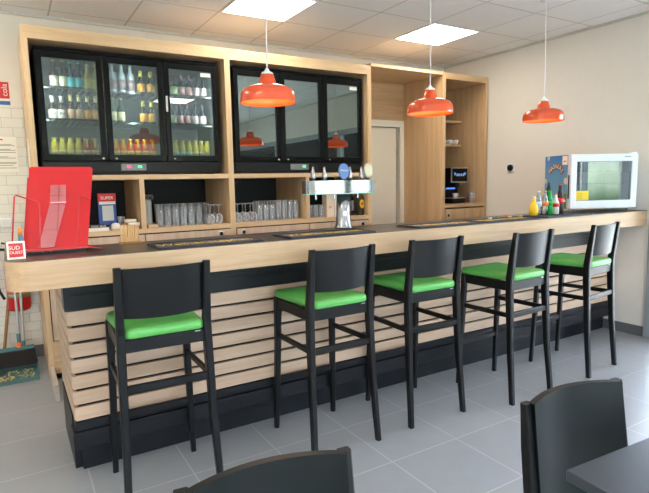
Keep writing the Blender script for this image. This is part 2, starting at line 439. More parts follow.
# tall cabinet with coffee niche
t = thing('coffee_cabinet', 'tall honey oak cabinet with open coffee niche, right of passage door', 'cabinet', (4.47, YC, 0))
obj('side_panel', MB().box(4.12, 4.166, YC, YB, 0, 2.60, .001, 1), TALLZ, t, True)
obj('side_panel', MB().box(4.785, XW - .014, YC, YB, 0, 2.60, .001, 1), TALLZ, t, True)
obj('top_panel', MB().box(4.166, 4.785, YC, YB, 2.535, 2.60), TALLX, t, True)
obj('niche_floor', MB().box(4.166, 4.785, YC + .001, YB, 1.135, 1.168), TALLX, t, True)
obj('back_panel', MB().box(4.166, 4.785, 5.0, YB, .1, 2.535), TALLZ, t, True)
obj('shelf', MB().box(4.168, 4.783, 4.68, 5.0, 2.125, 2.148), TALLX, t, True)
obj('shelf', MB().box(4.168, 4.783, 4.68, 5.0, 1.845, 1.868), TALLX, t, True)
obj('plinth', MB().box(4.166, 4.785, YC + .05, YC + .07, 0, .1), BLACKP, t, True)
dd = obj('cabinet_door', MB().box(4.172, 4.779, YC - .012, YC + .004, .12, 1.118, .001, 1), TALLZ, t, True)
obj('finger_hole', MB().lathe([(.021, 0), (.021, .004)], 4.211, YC - .0145, 1.05, 20, axis='y').xform(Matrix.Translation(-t.location)), STEEL, dd)
obj('hole_bottom', MB().lathe([(.0155, 0), (.0155, .004)], 4.211, YC - .0155, 1.05, 20, axis='y'), BLACK, t, True)
# coffee machine in the niche (front face towards the bar)
t = thing('coffee_machine', 'black coffee machine with lit display in the coffee niche', 'coffee machine', (4.52, 4.6, 1.168))
obj('body', MB().box(4.41, 4.66, 4.60, 4.90, 1.168, 1.575, .008).box(4.43, 4.64, 4.46, 4.60, 1.168, 1.225, .006), BLACK, t, True)
hd = obj('head', MB().box(4.405, 4.665, 4.455, 4.60, 1.418, 1.582, .01), BLACKG, t, True)
obj('silver_trim', MB().box(4.40, 4.67, 4.45, 4.46, 1.575, 1.585).box(4.40, 4.67, 4.45, 4.46, 1.412, 1.422).box(4.40, 4.41, 4.45, 4.46, 1.422, 1.575).box(4.66, 4.67, 4.45, 4.46, 1.422, 1.575), STEEL, t, True)
LED = emitter('display_light', (150, 190, 255), .3)
m = MB()
for i, x in enumerate((4.45, 4.485, 4.515, 4.55, 4.585, 4.61)): m.box(x, x + .018, 4.451, 4.4545, 1.485 + (.012 if i in (0, 5) else 0), 1.515 + (.014 if i in (0, 5) else 0))
obj('display', m, LED, t, True)
obj('spout', MB().box(4.50, 4.57, 4.49, 4.56, 1.36, 1.42, .006), BLACK, t, True)
obj('blue_light', MB().box(4.46, 4.60, 4.592, 4.598, 1.335, 1.35), emitter('blue_led', (50, 80, 255), 2), t, True)
obj('drip_tray', MB().box(4.425, 4.645, 4.455, 4.60, 1.226, 1.236), STEEL, t, True)
CER = plain('white_ceramic', (235, 232, 226), .25, var=.02)
def cup_mesh(s=1):
    return MB().lathe([(.018 * s, 0), (.02 * s, .004 * s), (.03 * s, .02 * s), (.036 * s, .052 * s), (.033 * s, .052 * s), (.027 * s, .02 * s), (.001, .01 * s)], seg=24)
def cup(label, x, y, z, rz=0, s=1, group=None):
    c = thing('coffee_cup', label, 'cup', (x, y, z), rz, group)
    obj('cup_bowl', cup_mesh(s), CER, c)
    obj('handle', MB().tube([(.033 * s, 0, .042 * s), (.048 * s, 0, .042 * s), (.053 * s, 0, .03 * s), (.046 * s, 0, .017 * s), (.029 * s, 0, .018 * s)], .004 * s), CER, c)
    return c
cup('white coffee cup standing on the drip tray of the coffee machine', 4.535, 4.52, 1.237, 0, .95)
cup('white coffee cup at the left end of the niche shelf', 4.50, 4.70, 1.868, 0, 1.0, 'cups on the niche shelf')
cup('white coffee cup in the middle of the three on the niche shelf', 4.605, 4.70, 1.868, 0, 1.0, 'cups on the niche shelf')
cup('white coffee cup rightmost of the three on the niche shelf', 4.715, 4.705, 1.868, PI, 1.0, 'cups on the niche shelf')
t = thing('stirrer_glass', 'clear tall glass of sugar beside the coffee machine', 'glass', (4.705, 4.42, 1.168))
obj('glass_wall', MB().lathe([(.028, 0), (.033, .13), (.031, .13), (.026, .004)], 4.705, 4.42, 1.168), DRINKG, t, True)
obj('sugar', MB().lathe([(.024, 0), (.025, .04), (.001, .042)], 4.705, 4.42, 1.173), PAPER, t, True)

# ------------------------------------------------------------------ wall fridges
FIN = plain('fridge_interior', (70, 76, 76), .6)
late = []
def wall_fridge(x0, label, filled):
    Yf = 4.36
    t = thing('display_fridge', label, 'fridge', (x0 + .665, Yf, 1.535))
    late.append(t)
    x1 = x0 + 1.33
    obj('body', MB().box(x0, x1, Yf + .05, 4.90, 1.545, 1.66).box(x0, x1, Yf + .05, 4.90, 2.395, 2.425)
        .box(x0, x0 + .03, Yf + .05, 4.90, 1.66, 2.395).box(x1 - .03, x1, Yf + .05, 4.90, 1.66, 2.395).box(x0 + .03, x1 - .03, 4.86, 4.90, 1.66, 2.395), BLACK, t, True)
    obj('foot', MB().box(x0 + .03, x0 + .08, Yf + .1, Yf + .15, 1.535, 1.545).box(x1 - .08, x1 - .03, Yf + .1, Yf + .15, 1.535, 1.545).box(x0 + .03, x0 + .08, 4.8, 4.85, 1.535, 1.545).box(x1 - .08, x1 - .03, 4.8, 4.85, 1.535, 1.545), BLACK, t, True)
    obj('liner', MB().box(x0 + .031, x1 - .031, 4.845, 4.859, 1.685, 2.38).box(x0 + .031, x0 + .036, Yf + .055, 4.845, 1.685, 2.38).box(x1 - .036, x1 - .031, Yf + .055, 4.845, 1.685, 2.38)
        .box(x0 + .031, x1 - .031, Yf + .055, 4.859, 1.68, 1.685).box(x0 + .031, x1 - .031, Yf + .055, 4.859, 2.38, 2.385), FIN, t, True)
    obj('top_trim', MB().box(x0, x1, Yf + .01, Yf + .05, 2.40, 2.425, .003, 1), STEEL if False else BLACKG, t, True)
    for z in (1.925, 2.155):
        s = MB().box(x0 + .036, x1 - .036, 4.44, 4.45, z, z + .008).box(x0 + .036, x1 - .036, 4.835, 4.843, z, z + .008)
        for k in range(30): s.box(x0 + .05 + k * .0425, x0 + .054 + k * .0425, 4.45, 4.835, z + .002, z + .006)
        obj('wire_shelf', s, plain('grey_wire', (110, 114, 116), .5, .5), t, True)
    g = MB().box(x0, x1, Yf + .012, Yf + .05, 1.553, 1.63, .002, 1)
    obj('grille', g, BLACK, t, True)
    s = MB()
    for k in range(44):
        xx = x0 + .03 + k * .0295
        if True:
            for z in (1.57, 1.585, 1.60): s.box(xx, xx + .02, Yf + .008, Yf + .013, z, z + .005)
    obj('grille_slots', s, DARKBACK, t, True)
    c = obj('control_panel', MB().box(x0 + .53, x0 + .72, Yf + .004, Yf + .013, 1.566, 1.618, .003, 1), plain('grey_panel', (120, 122, 124), .35), t, True)
    if filled:
        for k in range(3):
            l = bpy.data.lights.new('bottle_fill_light', 'AREA'); l.shape = 'RECTANGLE'; l.size = .02; l.size_y = .5; l.energy = 1.9; l.color = (.95, 1, .98)  # unseen strips added to brighten the bottles
            lo = bpy.data.objects.new('bottle_fill_light', l); COL.objects.link(lo); lo.parent = t; lo.location = (-.62 + .62 * k, .056, .54); lo.rotation_euler = (PI / 2, 0, math.radians((-35, 0, 35)[k]))
    if filled: obj('red_display', MB().box(x0 + .575, x0 + .605, Yf + .001, Yf + .0045, 1.588, 1.604), emitter('red_led', (255, 50, 90), 2.0), t, True)
    obj('green_display', MB().box(x0 + .655, x0 + .685, Yf + .001, Yf + .0045, 1.588, 1.604), emitter('green_led', (60, 235, 120), 1.6), t, True)
    for i in range(3):
        a, b = x0 + .004 + i * .4435, x0 + .439 + i * .4435
        za, zb = 1.637, 2.396
        d = obj('door_frame', MB().box(a, a + .042, Yf, Yf + .045, za, zb, .005).box(b - .042, b, Yf, Yf + .045, za, zb, .005)
                .box(a + .036, b - .036, Yf + .001, Yf + .045, za, za + .046, .004).box(a + .036, b - .036, Yf + .001, Yf + .045, zb - .046, zb, .004), BLACKG, t, True)
        def sub(n, mb, mt): return obj(n, mb.xform(Matrix.Translation(-t.location)), mt, d)
        sub('glass', MB().box(a + .04, b - .04, Yf + .014, Yf + .018, za + .044, zb - .044), PANE if filled else PANED)
        sub('lock', MB().lathe([(.009, 0), (.009, .008)], (b - .03) if i == 0 else a + .055, Yf - .008, za + .018, 14, axis='y'), CHROME)
        if i == 2: sub('rating_sticker', MB().box(b - .135, b - .05, Yf + .0125, Yf + .0135, zb - .085, zb - .055), PAPER)
        if filled and i == 2: sub('handle', MB().box(a + .004, a + .02, Yf - .014, Yf + .0, 2.02, 2.14, .004), STEEL)
    return t
wall_fridge(.25, 'black three door glass fridge filled with drink bottles', True)
wall_fridge(1.745, 'black three door glass fridge, empty, reflecting the orange lamps', False)

# ------------------------------------------------------------------ bottles
BROWN = plain('brown_bottle_glass', (46, 26, 16), .1)
DGREEN = plain('green_bottle_glass', (20, 92, 48), .1)
NAVY = plain('dark_bottle_glass', (26, 30, 40), .1)
PALEB = plain('pale_bottle_glass', (150, 160, 165), .12)
CREAMB = plain('ochre_bottle_glass', (170, 150, 70), .12)
LBL = {}
def L_(c):
    if c not in LBL: LBL[c] = plain('print_%d_%d_%d' % c, c, .5, var=.03)
    return LBL[c]
def bottle(kind, x, y, z, label, group, body, lab, cap, hgt=.2, r=.03, lab2=None):
    t = thing(kind, label, 'bottle', (x, y, z), 0, group)
    H = hgt
    if kind == 'beer_bottle':
        prof = [(r * .9, 0), (r, .005), (r, H * .52), (r * .82, H * .62), (r * .45, H * .74), (r * .4, H * .96), (r * .44, H * .97)]
        lz0, lz1 = H * .12, H * .46
        nk = (H * .76, H * .94, r * .44)
    elif kind == 'juice_bottle':
        prof = [(r * .88, 0), (r, .005), (r, H * .55), (r * .9, H * .68), (r * .62, H * .80), (r * .6, H * .9)]
        lz0, lz1 = H * .06, H * .30
        nk = None
    else:
        prof = [(r * .85, 0), (r * .98, .005), (r * .94, H * .3), (r, H * .48), (r * .75, H * .64), (r * .42, H * .84), (r * .42, H * .96)]
        lz0, lz1 = H * .36, H * .54
        nk = None
    obj('bottle_glass', MB().lathe(prof, seg=18), body, t)
    if cap: obj('cap', MB().lathe([(r * .5, H * .9 if kind == 'juice_bottle' else H * .955), (r * .52, H * .97), (r * .46, H)] if kind != 'juice_bottle' else [(r * .7, H * .88), (r * .7, H * .99), (r * .6, H)], seg=16), cap, t)
    if lab: obj('label', MB().lathe([(r * 1.02, lz0), (r * 1.02, lz1)], seg=18), lab, t)
    if lab2 and nk: obj('neck_label', MB().lathe([(nk[2] * 1.08, nk[0]), (nk[2] * 1.08, nk[1])], seg=16), lab2, t)
    elif lab2: obj('neck_label', MB().box(-r * .25, r * .25, -r * 1.06, -r * .6, H * .45, H * .9), lab2, t)
    return t
GOLDC, WHITEC, REDC, TEALC, YELC = L_((196, 172, 100)), L_((220, 220, 215)), L_((190, 30, 30)), L_((60, 200, 200)), L_((235, 220, 60))
for t in late: t.scale = (1.02, 1, 1.035)
Z1, Z2, Z3 = 2.186, 1.948, 1.692
YBt = 4.55
where = ['left', 'middle', 'right']; rowname = ['top', 'middle', 'bottom']
fb = 'bottles inside the left display fridge'
def row(door, rowi, xs, specs, pitch_back=0):
    n = len(xs)
    for i, x in enumerate(xs):
        kind, desc, body, lab, cap, hgt, r, lab2 = specs[i]
        pos = ORD[i] + ' from left'
        bt = bottle(kind, x, YBt, (Z1, Z2, Z3)[rowi], '%s, %s, %s shelf, %s door of bottle fridge' % (desc, pos, rowname[rowi], where[door]), fb, body, lab, cap, hgt, r, lab2)
        if 'lettered' in desc: text('label_lettering', 'IPA', .03, INK, bt, face_front(0, -r * 1.05, hgt * .3), world=False)
CRM, WL = L_((226, 220, 190)), L_((225, 215, 205))
B = 'beer_bottle'; J = 'juice_bottle'
s_cream = (B, 'brown bottle with cream label', BROWN, CRM, GOLDC, .215, .029, None)
s_teal = (B, 'dark bottle with teal cap', NAVY, L_((70, 190, 195)), TEALC, .21, .029, None)
s_yel = (B, 'pale yellow bottle', CREAMB, L_((196, 176, 60)), GOLDC, .205, .03, None)
s_ipa = (B, 'brown bottle with lettered label', BROWN, L_((222, 214, 206)), WHITEC, .19, .031, L_((200, 196, 190)))
s_pink = (B, 'brown bottle with peach label', BROWN, L_((214, 168, 130)), GOLDC, .205, .028, L_((235, 220, 150)))
s_amb = (B, 'brown bottle with orange label', BROWN, L_((228, 160, 50)), GOLDC, .205, .029, L_((235, 220, 150)))
def jb(desc, c, lc): return (J, desc, plain('juice_' + desc.replace(' ', '_'), c, .2), L_(lc), GOLDC, .135, .027, YELC)
j_y = jb('small yellow juice bottle', (226, 204, 50), (228, 210, 130))
j_r = jb('small red juice bottle', (186, 50, 34), (214, 190, 120))
j_o = jb('small orange juice bottle', (240, 110, 24), (226, 200, 110))
j_o2 = jb('small red banded juice bottle', (240, 70, 26), (232, 200, 90))
j_c = jb('small straw coloured juice bottle', (226, 204, 84), (140, 196, 180))
row(0, 0, [.369, .434, .488, .545, .606, .668], [s_cream, s_cream, s_teal, s_teal, s_yel, s_yel])
row(0, 1, [.345, .408, .473, .530, .590, .650], [s_ipa, s_ipa, s_pink, s_pink, s_amb, s_amb])
row(0, 2, [.338, .394, .451, .508, .565, .622], [j_y, j_y, j_y, j_y, j_r, j_r])
s_clr = (B, 'clear bottle with mauve label', PALEB, L_((120, 100, 105)), L_((160, 190, 90)), .235, .029, None)
s_dy = (B, 'dark bottle with yellow neck', NAVY, L_((222, 160, 60)), L_((230, 220, 160)), .19, .029, L_((225, 205, 70)))
s_dg = (B, 'dark green bottle', L_((30, 50, 40)), L_((200, 190, 150)), GOLDC, .2, .029, None)
row(1, 0, [.787, .858, .927, 1.006, 1.085], [s_clr, s_clr, s_clr, s_dy, s_dy])
row(1, 1, [.775, .838, 1.013, 1.079], [s_dg, s_dg, s_dy, s_dy])
row(1, 2, [.780, .836, .892, .950, 1.008, 1.068], [j_o, j_o, j_o2, j_o2, j_o2, j_o2])
s_gl = (B, 'dark bottle with green label', NAVY, L_((190, 210, 150)), REDC, .19, .029, None)
s_ro = (B, 'dark bottle with pink label', NAVY, L_((205, 150, 150)), REDC, .19, .029, L_((120, 90, 130)))
s_wh = (B, 'dark bottle with pale label', NAVY, L_((206, 190, 190)), NAVY, .19, .029, None)
row(2, 0, [1.275, 1.338, 1.402, 1.464, 1.529], [s_gl, s_ro, s_ro, s_wh, s_wh])
row(2, 1, [1.255, 1.315, 1.375, 1.445, 1.515], [s_gl, s_ro, s_ro, s_wh, s_wh])
row(2, 2, [1.262, 1.320, 1.378, 1.434, 1.488, 1.542], [j_c, j_c, j_c, j_y, j_y, j_y])

# ------------------------------------------------------------------ bar
t = thing('slatted_bar', 'long black and oak slatted bar front with stepped black skirting', 'bar', (2.5, 2.83, 0))
XE = 4.815
obj('core', MB().box(.24, XE, 2.86, 3.45, .0, 1.0), BLACKP, t, True)
obj('toe_kick', MB().box(.224, XE, 2.83, 2.858, 0, .155), BLACKP, t, True)
obj('skirting', MB().box(.182, XE, 2.727, 2.858, .155, .244, .003, 1).box(.196, XE, 2.745, 2.858, .244, .292, .002, 1), BLACKP, t, True)
obj('side_skirting', MB().box(.19, .24, 2.86, 3.40, 0, .292), BLACKP, t, True)
obj('top_panel', MB().box(.188, XE, 2.745, 2.858, .853, 1.012, .002, 1).box(.21, XE, 2.74, 2.745, .93, .933), BLACKP, t, True)
tops = [.85, .766, .686, .606, .526, .445, .365]; bots = [.779, .700, .620, .540, .459, .379, .296]
m = MB(); ms = MB()
for a, b in zip(tops, bots):
    m.box(.20, XE, 2.75, 2.768, b, a, .0015, 1)
    ms.box(.196, .214, 2.768, 3.46, b, a, .0015, 1)
ms.box(.196, .214, 2.768, 3.46, .864, .93, .0015, 1).box(.196, .214, 2.768, 3.46, .945, 1.01, .0015, 1)
obj('slat_cladding', m, SLATX, t, True)
obj('side_slat_cladding', ms, SLATY, t, True)
obj('slat_backing', MB().box(.216, XE, 2.77, 2.858, .296, .85), BLACK, t, True)
# countertop: L shape with rounded front-left corner
def lshape(off):
    x0, y0, r = -.036 + off, 2.49 + off, .10
    pts = [(x0 + r - r * math.cos(a), y0 + r - r * math.sin(a)) for a in [PI / 2 * k / 10 for k in range(11)]]
    # pts go from (x0, y0+r) to (x0+r, y0)
    return pts + [(XE + .015, y0), (XE + .015, 2.95), (.34, 2.95), (.34, 3.52), (x0, 3.52)]
t = thing('countertop', 'thick oak edged bar counter with dark brown top', 'counter', (2.4, 2.7, 1.015))
c = MB().prism(lshape(0), 1.015, 1.141); obj('oak_edge', c, EDGEX, t, True)
obj('dark_top', MB().prism(lshape(.002), 1.141, 1.145), DARKTOP, t, True)
ZT = 1.1455
t = thing('floor_plank', 'pale grey plank standing on edge on the floor behind the bar end', 'plank', (.18, 3.9, 0))
obj('board', MB().box(.165, .195, 3.85, 4.29, 0, .12, .002, 1), wood('grey_plank', (196, 186, 172), (170, 160, 146), 'y'), t, True)

# ------------------------------------------------------------------ bar stools
def chair_back(w, ytop, zb, zt, ybot, bulge, th=.014, n=14):
    """curved backrest panel between posts; bulges away from the sitter (-y)"""
    rows = []
    m = MB(); vs, fs = [], []
    nz = 6
    for side in (0, 1):
        for j in range(nz + 1):
            f = j / nz
            for i in range(n + 1):
                u = -1 + 2 * i / n
                z = zb + (zt - zb) * f
                y = ybot + (ytop - ybot) * f - bulge * (1 - u * u) + (th if side else 0)
                zz = z - (0.006 * (1 - u * u) if j == 0 else 0)
                vs.append((u * w, y, zz))
    N = n + 1; S = N * (nz + 1)
    for j in range(nz):
        for i in range(n):
            a = j * N + i
            fs.append((a, a + 1, a + 1 + N, a + N)); fs.append((S + a, S + a + N, S + a + 1 + N, S + a + 1))
    for i in range(n):
        fs.append((i, S + i, S + i + 1, i + 1)); a = nz * N + i; fs.append((a, a + 1, S + a + 1, S + a))
    for j in range(nz):
        a = j * N; fs.append((a, a + N, S + a + N, S + a)); a = j * N + n; fs.append((a, S + a, S + a + N, a + N))
    m.add(vs, fs, False)
    return m
def pad_mesh(hw_b, hw_f, yb, yf, z0, z1, dome=.012):
    n = 12; m = MB(); secs = []
    outline = []
    def ring(inset, z, d):
        pts = []
        for (cx, cy, sx, sy, a0) in ((hw_f, yf, 1, 1, 0), (-hw_f, yf, -1, 1, 90), (-hw_b, yb, -1, -1, 180), (hw_b, yb, 1, -1, 270)):
            r = .035
            for k in range(5):
                a = math.radians(a0 + 22.5 * k)
                pts.append((cx - sx * r + (r - inset) * math.cos(a) if True else 0, cy - sy * r + (r - inset) * math.sin(a), z + d))
        return pts
    rings = [ring(.006, z0, 0), ring(0, z0 + .008, 0), ring(.0, z1 - .016, 0), ring(.006, z1 - .006, 0), ring(.02, z1, 0)]
    cx, cy = 0, (yb + yf) / 2
    base = ring(.02, z1, 0)
    for f, d in ((.75, dome * .5), (.45, dome * .85), (.15, dome)):
        rings.append([(cx + (p[0] - cx) * f, cy + (p[1] - cy) * f, z1 + d) for p in base])
    m.sweep(rings, True)
    return m
def make_stool():
    t = thing('bar_stool', 'black wooden bar stool with green seat, leftmost of five at the bar', 'bar stool', (0, 0, 0), 0, 'bar stools along the bar')
    for s in (-1, 1):
        obj('leg', MB().post([(s * .2, .212, 0, .026, .028), (s * .188, .190, .5, .034, .036), (s * .184, .18, .80, .037, .040)]), BLACKW, t)
        obj('leg', MB().post([(s * .208, -.247, 0, .028, .032), (s * .196, -.215, .35, .033, .038), (s * .190, -.195, .70, .036, .046), (s * .188, -.193, .82, .035, .046), (s * .188, -.215, 1.0, .032, .038), (s * .189, -.231, 1.112, .03, .028)]), BLACKW, t)
    obj('apron', MB().bar((-.172, -.192, .765), (.172, -.192, .765), .022, .062).bar((-.172, .185, .765), (.172, .185, .765), .022, .062)
        .bar((-.187, -.19, .765), (-.183, .18, .765), .022, .062).bar((.187, -.19, .765), (.183, .18, .765), .022, .062), BLACKW, t)
    s = obj('seat', pad_mesh(.176, .198, -.214, .214, .797, .840), GREEN, t); smoothmod(s, 50)
    b = obj('backrest', chair_back(.178, -.226, .888, 1.104, -.200, .034), BLACKW, t); smoothmod(b)
    obj('stretcher', MB().bar((-.192, -.207, .575), (.192, -.207, .575), .02, .034), BLACKW, t)
    obj('stretcher', MB().bar((-.192, -.2, .575), (-.187, .187, .575), .018, .03), BLACKW, t)
    obj('stretcher', MB().bar((.192, -.2, .575), (.187, .187, .575), .018, .03), BLACKW, t)
    obj('footrest', MB().bar((-.193, .2, .30), (.193, .2, .30), .02, .034), BLACKW, t)
    obj('maker_tag', MB().box(.13, .155, -.2045, -.2035, .785, .790), STEEL, t)
    return t
stool = make_stool()
names = ['black wooden bar stool with green seat, leftmost of five at the bar', 'second bar stool from the left, green seat, beside leftmost stool', 'middle one of five bar stools, black wood with green seat',
         'fourth bar stool from the left, green seat, second nearest the right wall', 'rightmost bar stool with green seat, nearest the grey framed door']
poses = [(.555, 2.501, -1.5), (1.469, 2.496, .87), (2.142, 2.505, -1.04), (2.872, 2.407, 2.95), (3.685, 2.423, 6.95)]
for i, (x, y, a) in enumerate(poses):
    if i == 0: stool.location = (x, y - .004, 0); stool.rotation_euler = (0, 0, math.radians(a))
    else: dup(stool, (x, y - .004, 0), math.radians(a), names[i])

# ------------------------------------------------------------------ dining chairs and table in front
def make_chair():
    t = thing('dining_chair', '', 'chair', (0, 0, 0), 0, 'dining chairs in the foreground')
    for s in (-1, 1):
        obj('leg', MB().post([(s * .19, .205, 0, .028, .03), (s * .185, .19, .43, .036, .038)]), BLACKW, t)
        obj('leg', MB().post([(s * .188, -.25, 0, .028, .032), (s * .186, -.21, .42, .034, .042), (s * .184, -.205, .50, .034, .04), (s * .182, -.235, .72, .03, .034), (s * .181, -.248, .846, .030, .022)]), BLACKW, t)
    obj('apron', MB().bar((-.17, -.2, .40), (.17, -.2, .40), .022, .055).bar((-.17, .188, .40), (.17, .188, .40), .022, .055)
        .bar((-.183, -.19, .40), (-.183, .18, .40), .022, .055).bar((.183, -.19, .40), (.183, .18, .40), .022, .055), BLACKW, t)
    s = obj('seat', pad_mesh(.165, .196, -.205, .215, .429, .468), GREEN, t); smoothmod(s, 50)
    b = obj('backrest', chair_back(.176, -.244, .50, .848, -.202, .046, .02), plain('black_chair_back', (5, 13, 13), .35, spec=.26), t); smoothmod(b)
    return t
ch = make_chair()
ch['label'] = 'dark dining chair in front of table, right foreground, curved back panel'
def chair_at(o, p0, p1):   # top outer corners in the photo's left-right order, chair faces -y
    a = math.atan2(p1[1] - p0[1], p1[0] - p0[0]); cx, cy = (p0[0] + p1[0]) / 2, (p0[1] + p1[1]) / 2
    rz = a + PI
    off = Matrix.Rotation(rz, 4, 'Z') @ Vector((0, .262, 0))
    o.location = (cx + off.x, cy + off.y, 0); o.rotation_euler = (0, 0, rz)
chair_at(ch, (1.145, .895), (1.53, .855))
ch2 = dup(ch, (0, 0, 0), 0, 'dark dining chair cut off by the lower picture edge, centre foreground')
chair_at(ch2, (.232, 1.0), (.626, .955))
TT = plain('table_laminate', (52, 58, 66), .32, var=.06)
t = thing('dining_table', 'dark square dining table in the lower right corner', 'table', (1.1, .72, 0), math.radians(-4))
obj('tabletop', MB().box(0, .70, -.70, 0, .722, .75, .002, 1), TT, t)
obj('pedestal', MB().box(.32, .38, -.38, -.32, .012, .722, .004, 1), BLACKP, t)
obj('foot_plate', MB().box(.15, .55, -.55, -.15, 0, .012, .003, 1), BLACKP, t)

# ------------------------------------------------------------------ pendant lamps
def pendant(x, y, label):
    zb = 1.905
    t = thing('pendant_lamp', label, 'pendant lamp', (x, y, zb), 0, 'orange pendant lamps over the bar')
    R = .158
    outer = [(R, 0), (R * 1.005, .03), (R * .98, .055), (R * .90, .074), (R * .72, .089), (R * .5, .097), (R * .33, .101), (.05, .108), (.046, .125), (.036, .158), (.03, .162)]
    inner = [(r - .003 if r > .04 else r, z - .002) for r, z in outer[:-1]]
    inner[0] = (R - .003, .0)
    m = MB().openlathe(outer, seg=48); obj('shade', m, ORANGE, t)
    m = MB().openlathe([(R, 0)] + inner + [(.0005, .155)], seg=48); obj('shade_inside', m, ORANGEIN, t)
    obj('cap', MB().lathe([(.036, .158), (.032, .168), (.016, .178), (.007, .192), (.004, .196)], seg=24), WHITEP, t)
    obj('cord', MB().tube([(0, 0, .19), (.003, 0, .45), (-.002, 0, .7), (0, 0, ZC - zb - .02)], .0042, 8), CORD, t)
    obj('ceiling_rose', MB().lathe([(.045, ZC - zb), (.045, ZC - zb - .012), (.02, ZC - zb - .025), (.003, ZC - zb - .026)], seg=24), WHITEP, t)
    obj('bulb', MB().lathe([(.004, .035), (.022, .04), (.03, .06), (.026, .082), (.014, .105), (.014, .135), (.004, .14)], seg=20), emitter('bulb_glow', (255, 214, 170), 22), t)
    return t
for x, l in ((1.322, 'orange enamel pendant lamp nearest the left fridge'), (2.558, 'orange enamel pendant lamp in the middle of the three'), (3.783, 'orange enamel pendant lamp nearest the right wall')):
    pendant(x, 2.8, l)

# ------------------------------------------------------------------ beer tower
t = thing('beer_tower', 'chrome beer tower with tap handles standing on the bar', 'beer tap', (1.885, 2.89, ZT))
obj('column', MB().lathe([(.062, 0), (.06, .008), (.052, .02), (.046, .1), (.042, .24)], 1.885, 2.89, ZT, 32), CHROME, t, True)
hp = []
for i in range(25):
    x = 1.60 + i * (.535 / 24)
    hp.append((x, 2.83 - .018 * math.cos((x - 1.87) * 14) - (0 if 1 < i < 23 else -.03)))
hp += [(x, 2.95 + (0 if k not in (0, 24) else -.02)) for k, x in enumerate([1.60 + (24 - i) * (.535 / 24) for i in range(25)])]
hm = obj('header', MB().prism(hp, 1.376, 1.457), CHROME, t, True); smoothmod(hm, 40)
obj('header_edge', MB().prism([(x, y + (-.003 if y < 2.9 else .002)) for x, y in hp], 1.370, 1.376), plain('green_glass_edge', (150, 205, 195), .15), t, True)
for x in (1.65, 1.735, 1.885, 1.93, 2.02, 2.07):
    tp = obj('tap_handle', MB().lathe([(.008, 0), (.014, .006), (.016, .03), (.012, .055), (.008, .07), (.006, .085), (.001, .088)], x, 2.87, 1.457, 16), CHROME, t, True)
for x in (1.66, 1.80, 1.98):
    obj('spout', MB().tube([(x, 2.86, 1.376), (x, 2.858, 1.34)], .006), CHROME, t, True)
def oval(n, x, y, z, rx, rz, mt, th=.012):
    vs = [[(x + rx * math.cos(2 * PI * k / 32), y + d, z + rz * math.sin(2 * PI * k / 32)) for k in range(32)] for d in (0, th)]
    return obj(n, MB().sweep(vs), mt, t, True)
oval('blue_badge', 1.868, 2.845, 1.515, .037, .05, plain('blue_badge_print', (96, 132, 190), .3))
text('badge_print', 'Weihen', .018, PAPER, t, face_front(1.868, 2.8435, 1.52))
oval('cream_badge', 2.062, 2.845, 1.52, .030, .042, plain('cream_badge_print', (214, 206, 170), .35))
oval('badge_rim', 2.062, 2.850, 1.52, .036, .048, STEEL, .008)

# ------------------------------------------------------------------ bar mats
def bar_mat(x0, x1, label, words):
    t = thing('bar_mat', label, 'bar mat', ((x0 + x1) / 2, 2.57, ZT), 0, 'dark bar mats along the counter')
    y0, y1 = 2.493, 2.73
    obj('mat_sheet', MB().box(x0, x1, y0, y1, ZT, ZT + .007, .002, 1), MAT, t, True)
    obj('mat_rim', MB().box(x0 + .006, x1 - .006, y0 + .006, y0 + .016, ZT + .007, ZT + .010).box(x0 + .006, x1 - .006, y1 - .016, y1 - .006, ZT + .007, ZT + .010)
        .box(x0 + .006, x0 + .016, y0 + .016, y1 - .016, ZT + .007, ZT + .010).box(x1 - .016, x1 - .006, y0 + .016, y1 - .016, ZT + .007, ZT + .010), MAT, t, True)
    if words: text('mat_lettering', words, .105, GOLD, t, Matrix.Translation(((x0 + x1) / 2, (y0 + y1) / 2, ZT + .0078)) @ Matrix.Diagonal((.75, 1, 1, 1)))
W_ = 'Weihenstephan'
bar_mat(.585, 1.135, 'dark bar mat with gold lettering, nearest the red rack', W_)
bar_mat(1.29, 1.86, 'dark bar mat with gold lettering in front of the beer tower', W_)
bar_mat(2.20, 2.775, 'dark bar mat with gold lettering, third from the left', W_)
bar_mat(2.80, 3.375, 'dark bar mat with coloured caps lying on it, fourth from the left', W_)
bar_mat(3.46, 4.03, 'dark bar mat under the soft drink bottles', None)
for k, (x, c, nm) in enumerate([(3.02, (220, 215, 190), 'white'), (3.12, (70, 140, 70), 'green'), (3.20, (200, 60, 40), 'red'), (3.26, (225, 215, 190), 'cream'), (3.36, (230, 190, 60), 'yellow')]):
    tag(obj('bottle_cap', MB().lathe([(.014, 0), (.014, .004), (.012, .009), (.001, .010)], x, 2.66 + .02 * (k % 2), ZT + .0105, 16), L_(c)), 'small %s bottle cap lying on the fourth bar mat' % nm, 'bottle cap', 'bottle caps on the mat')

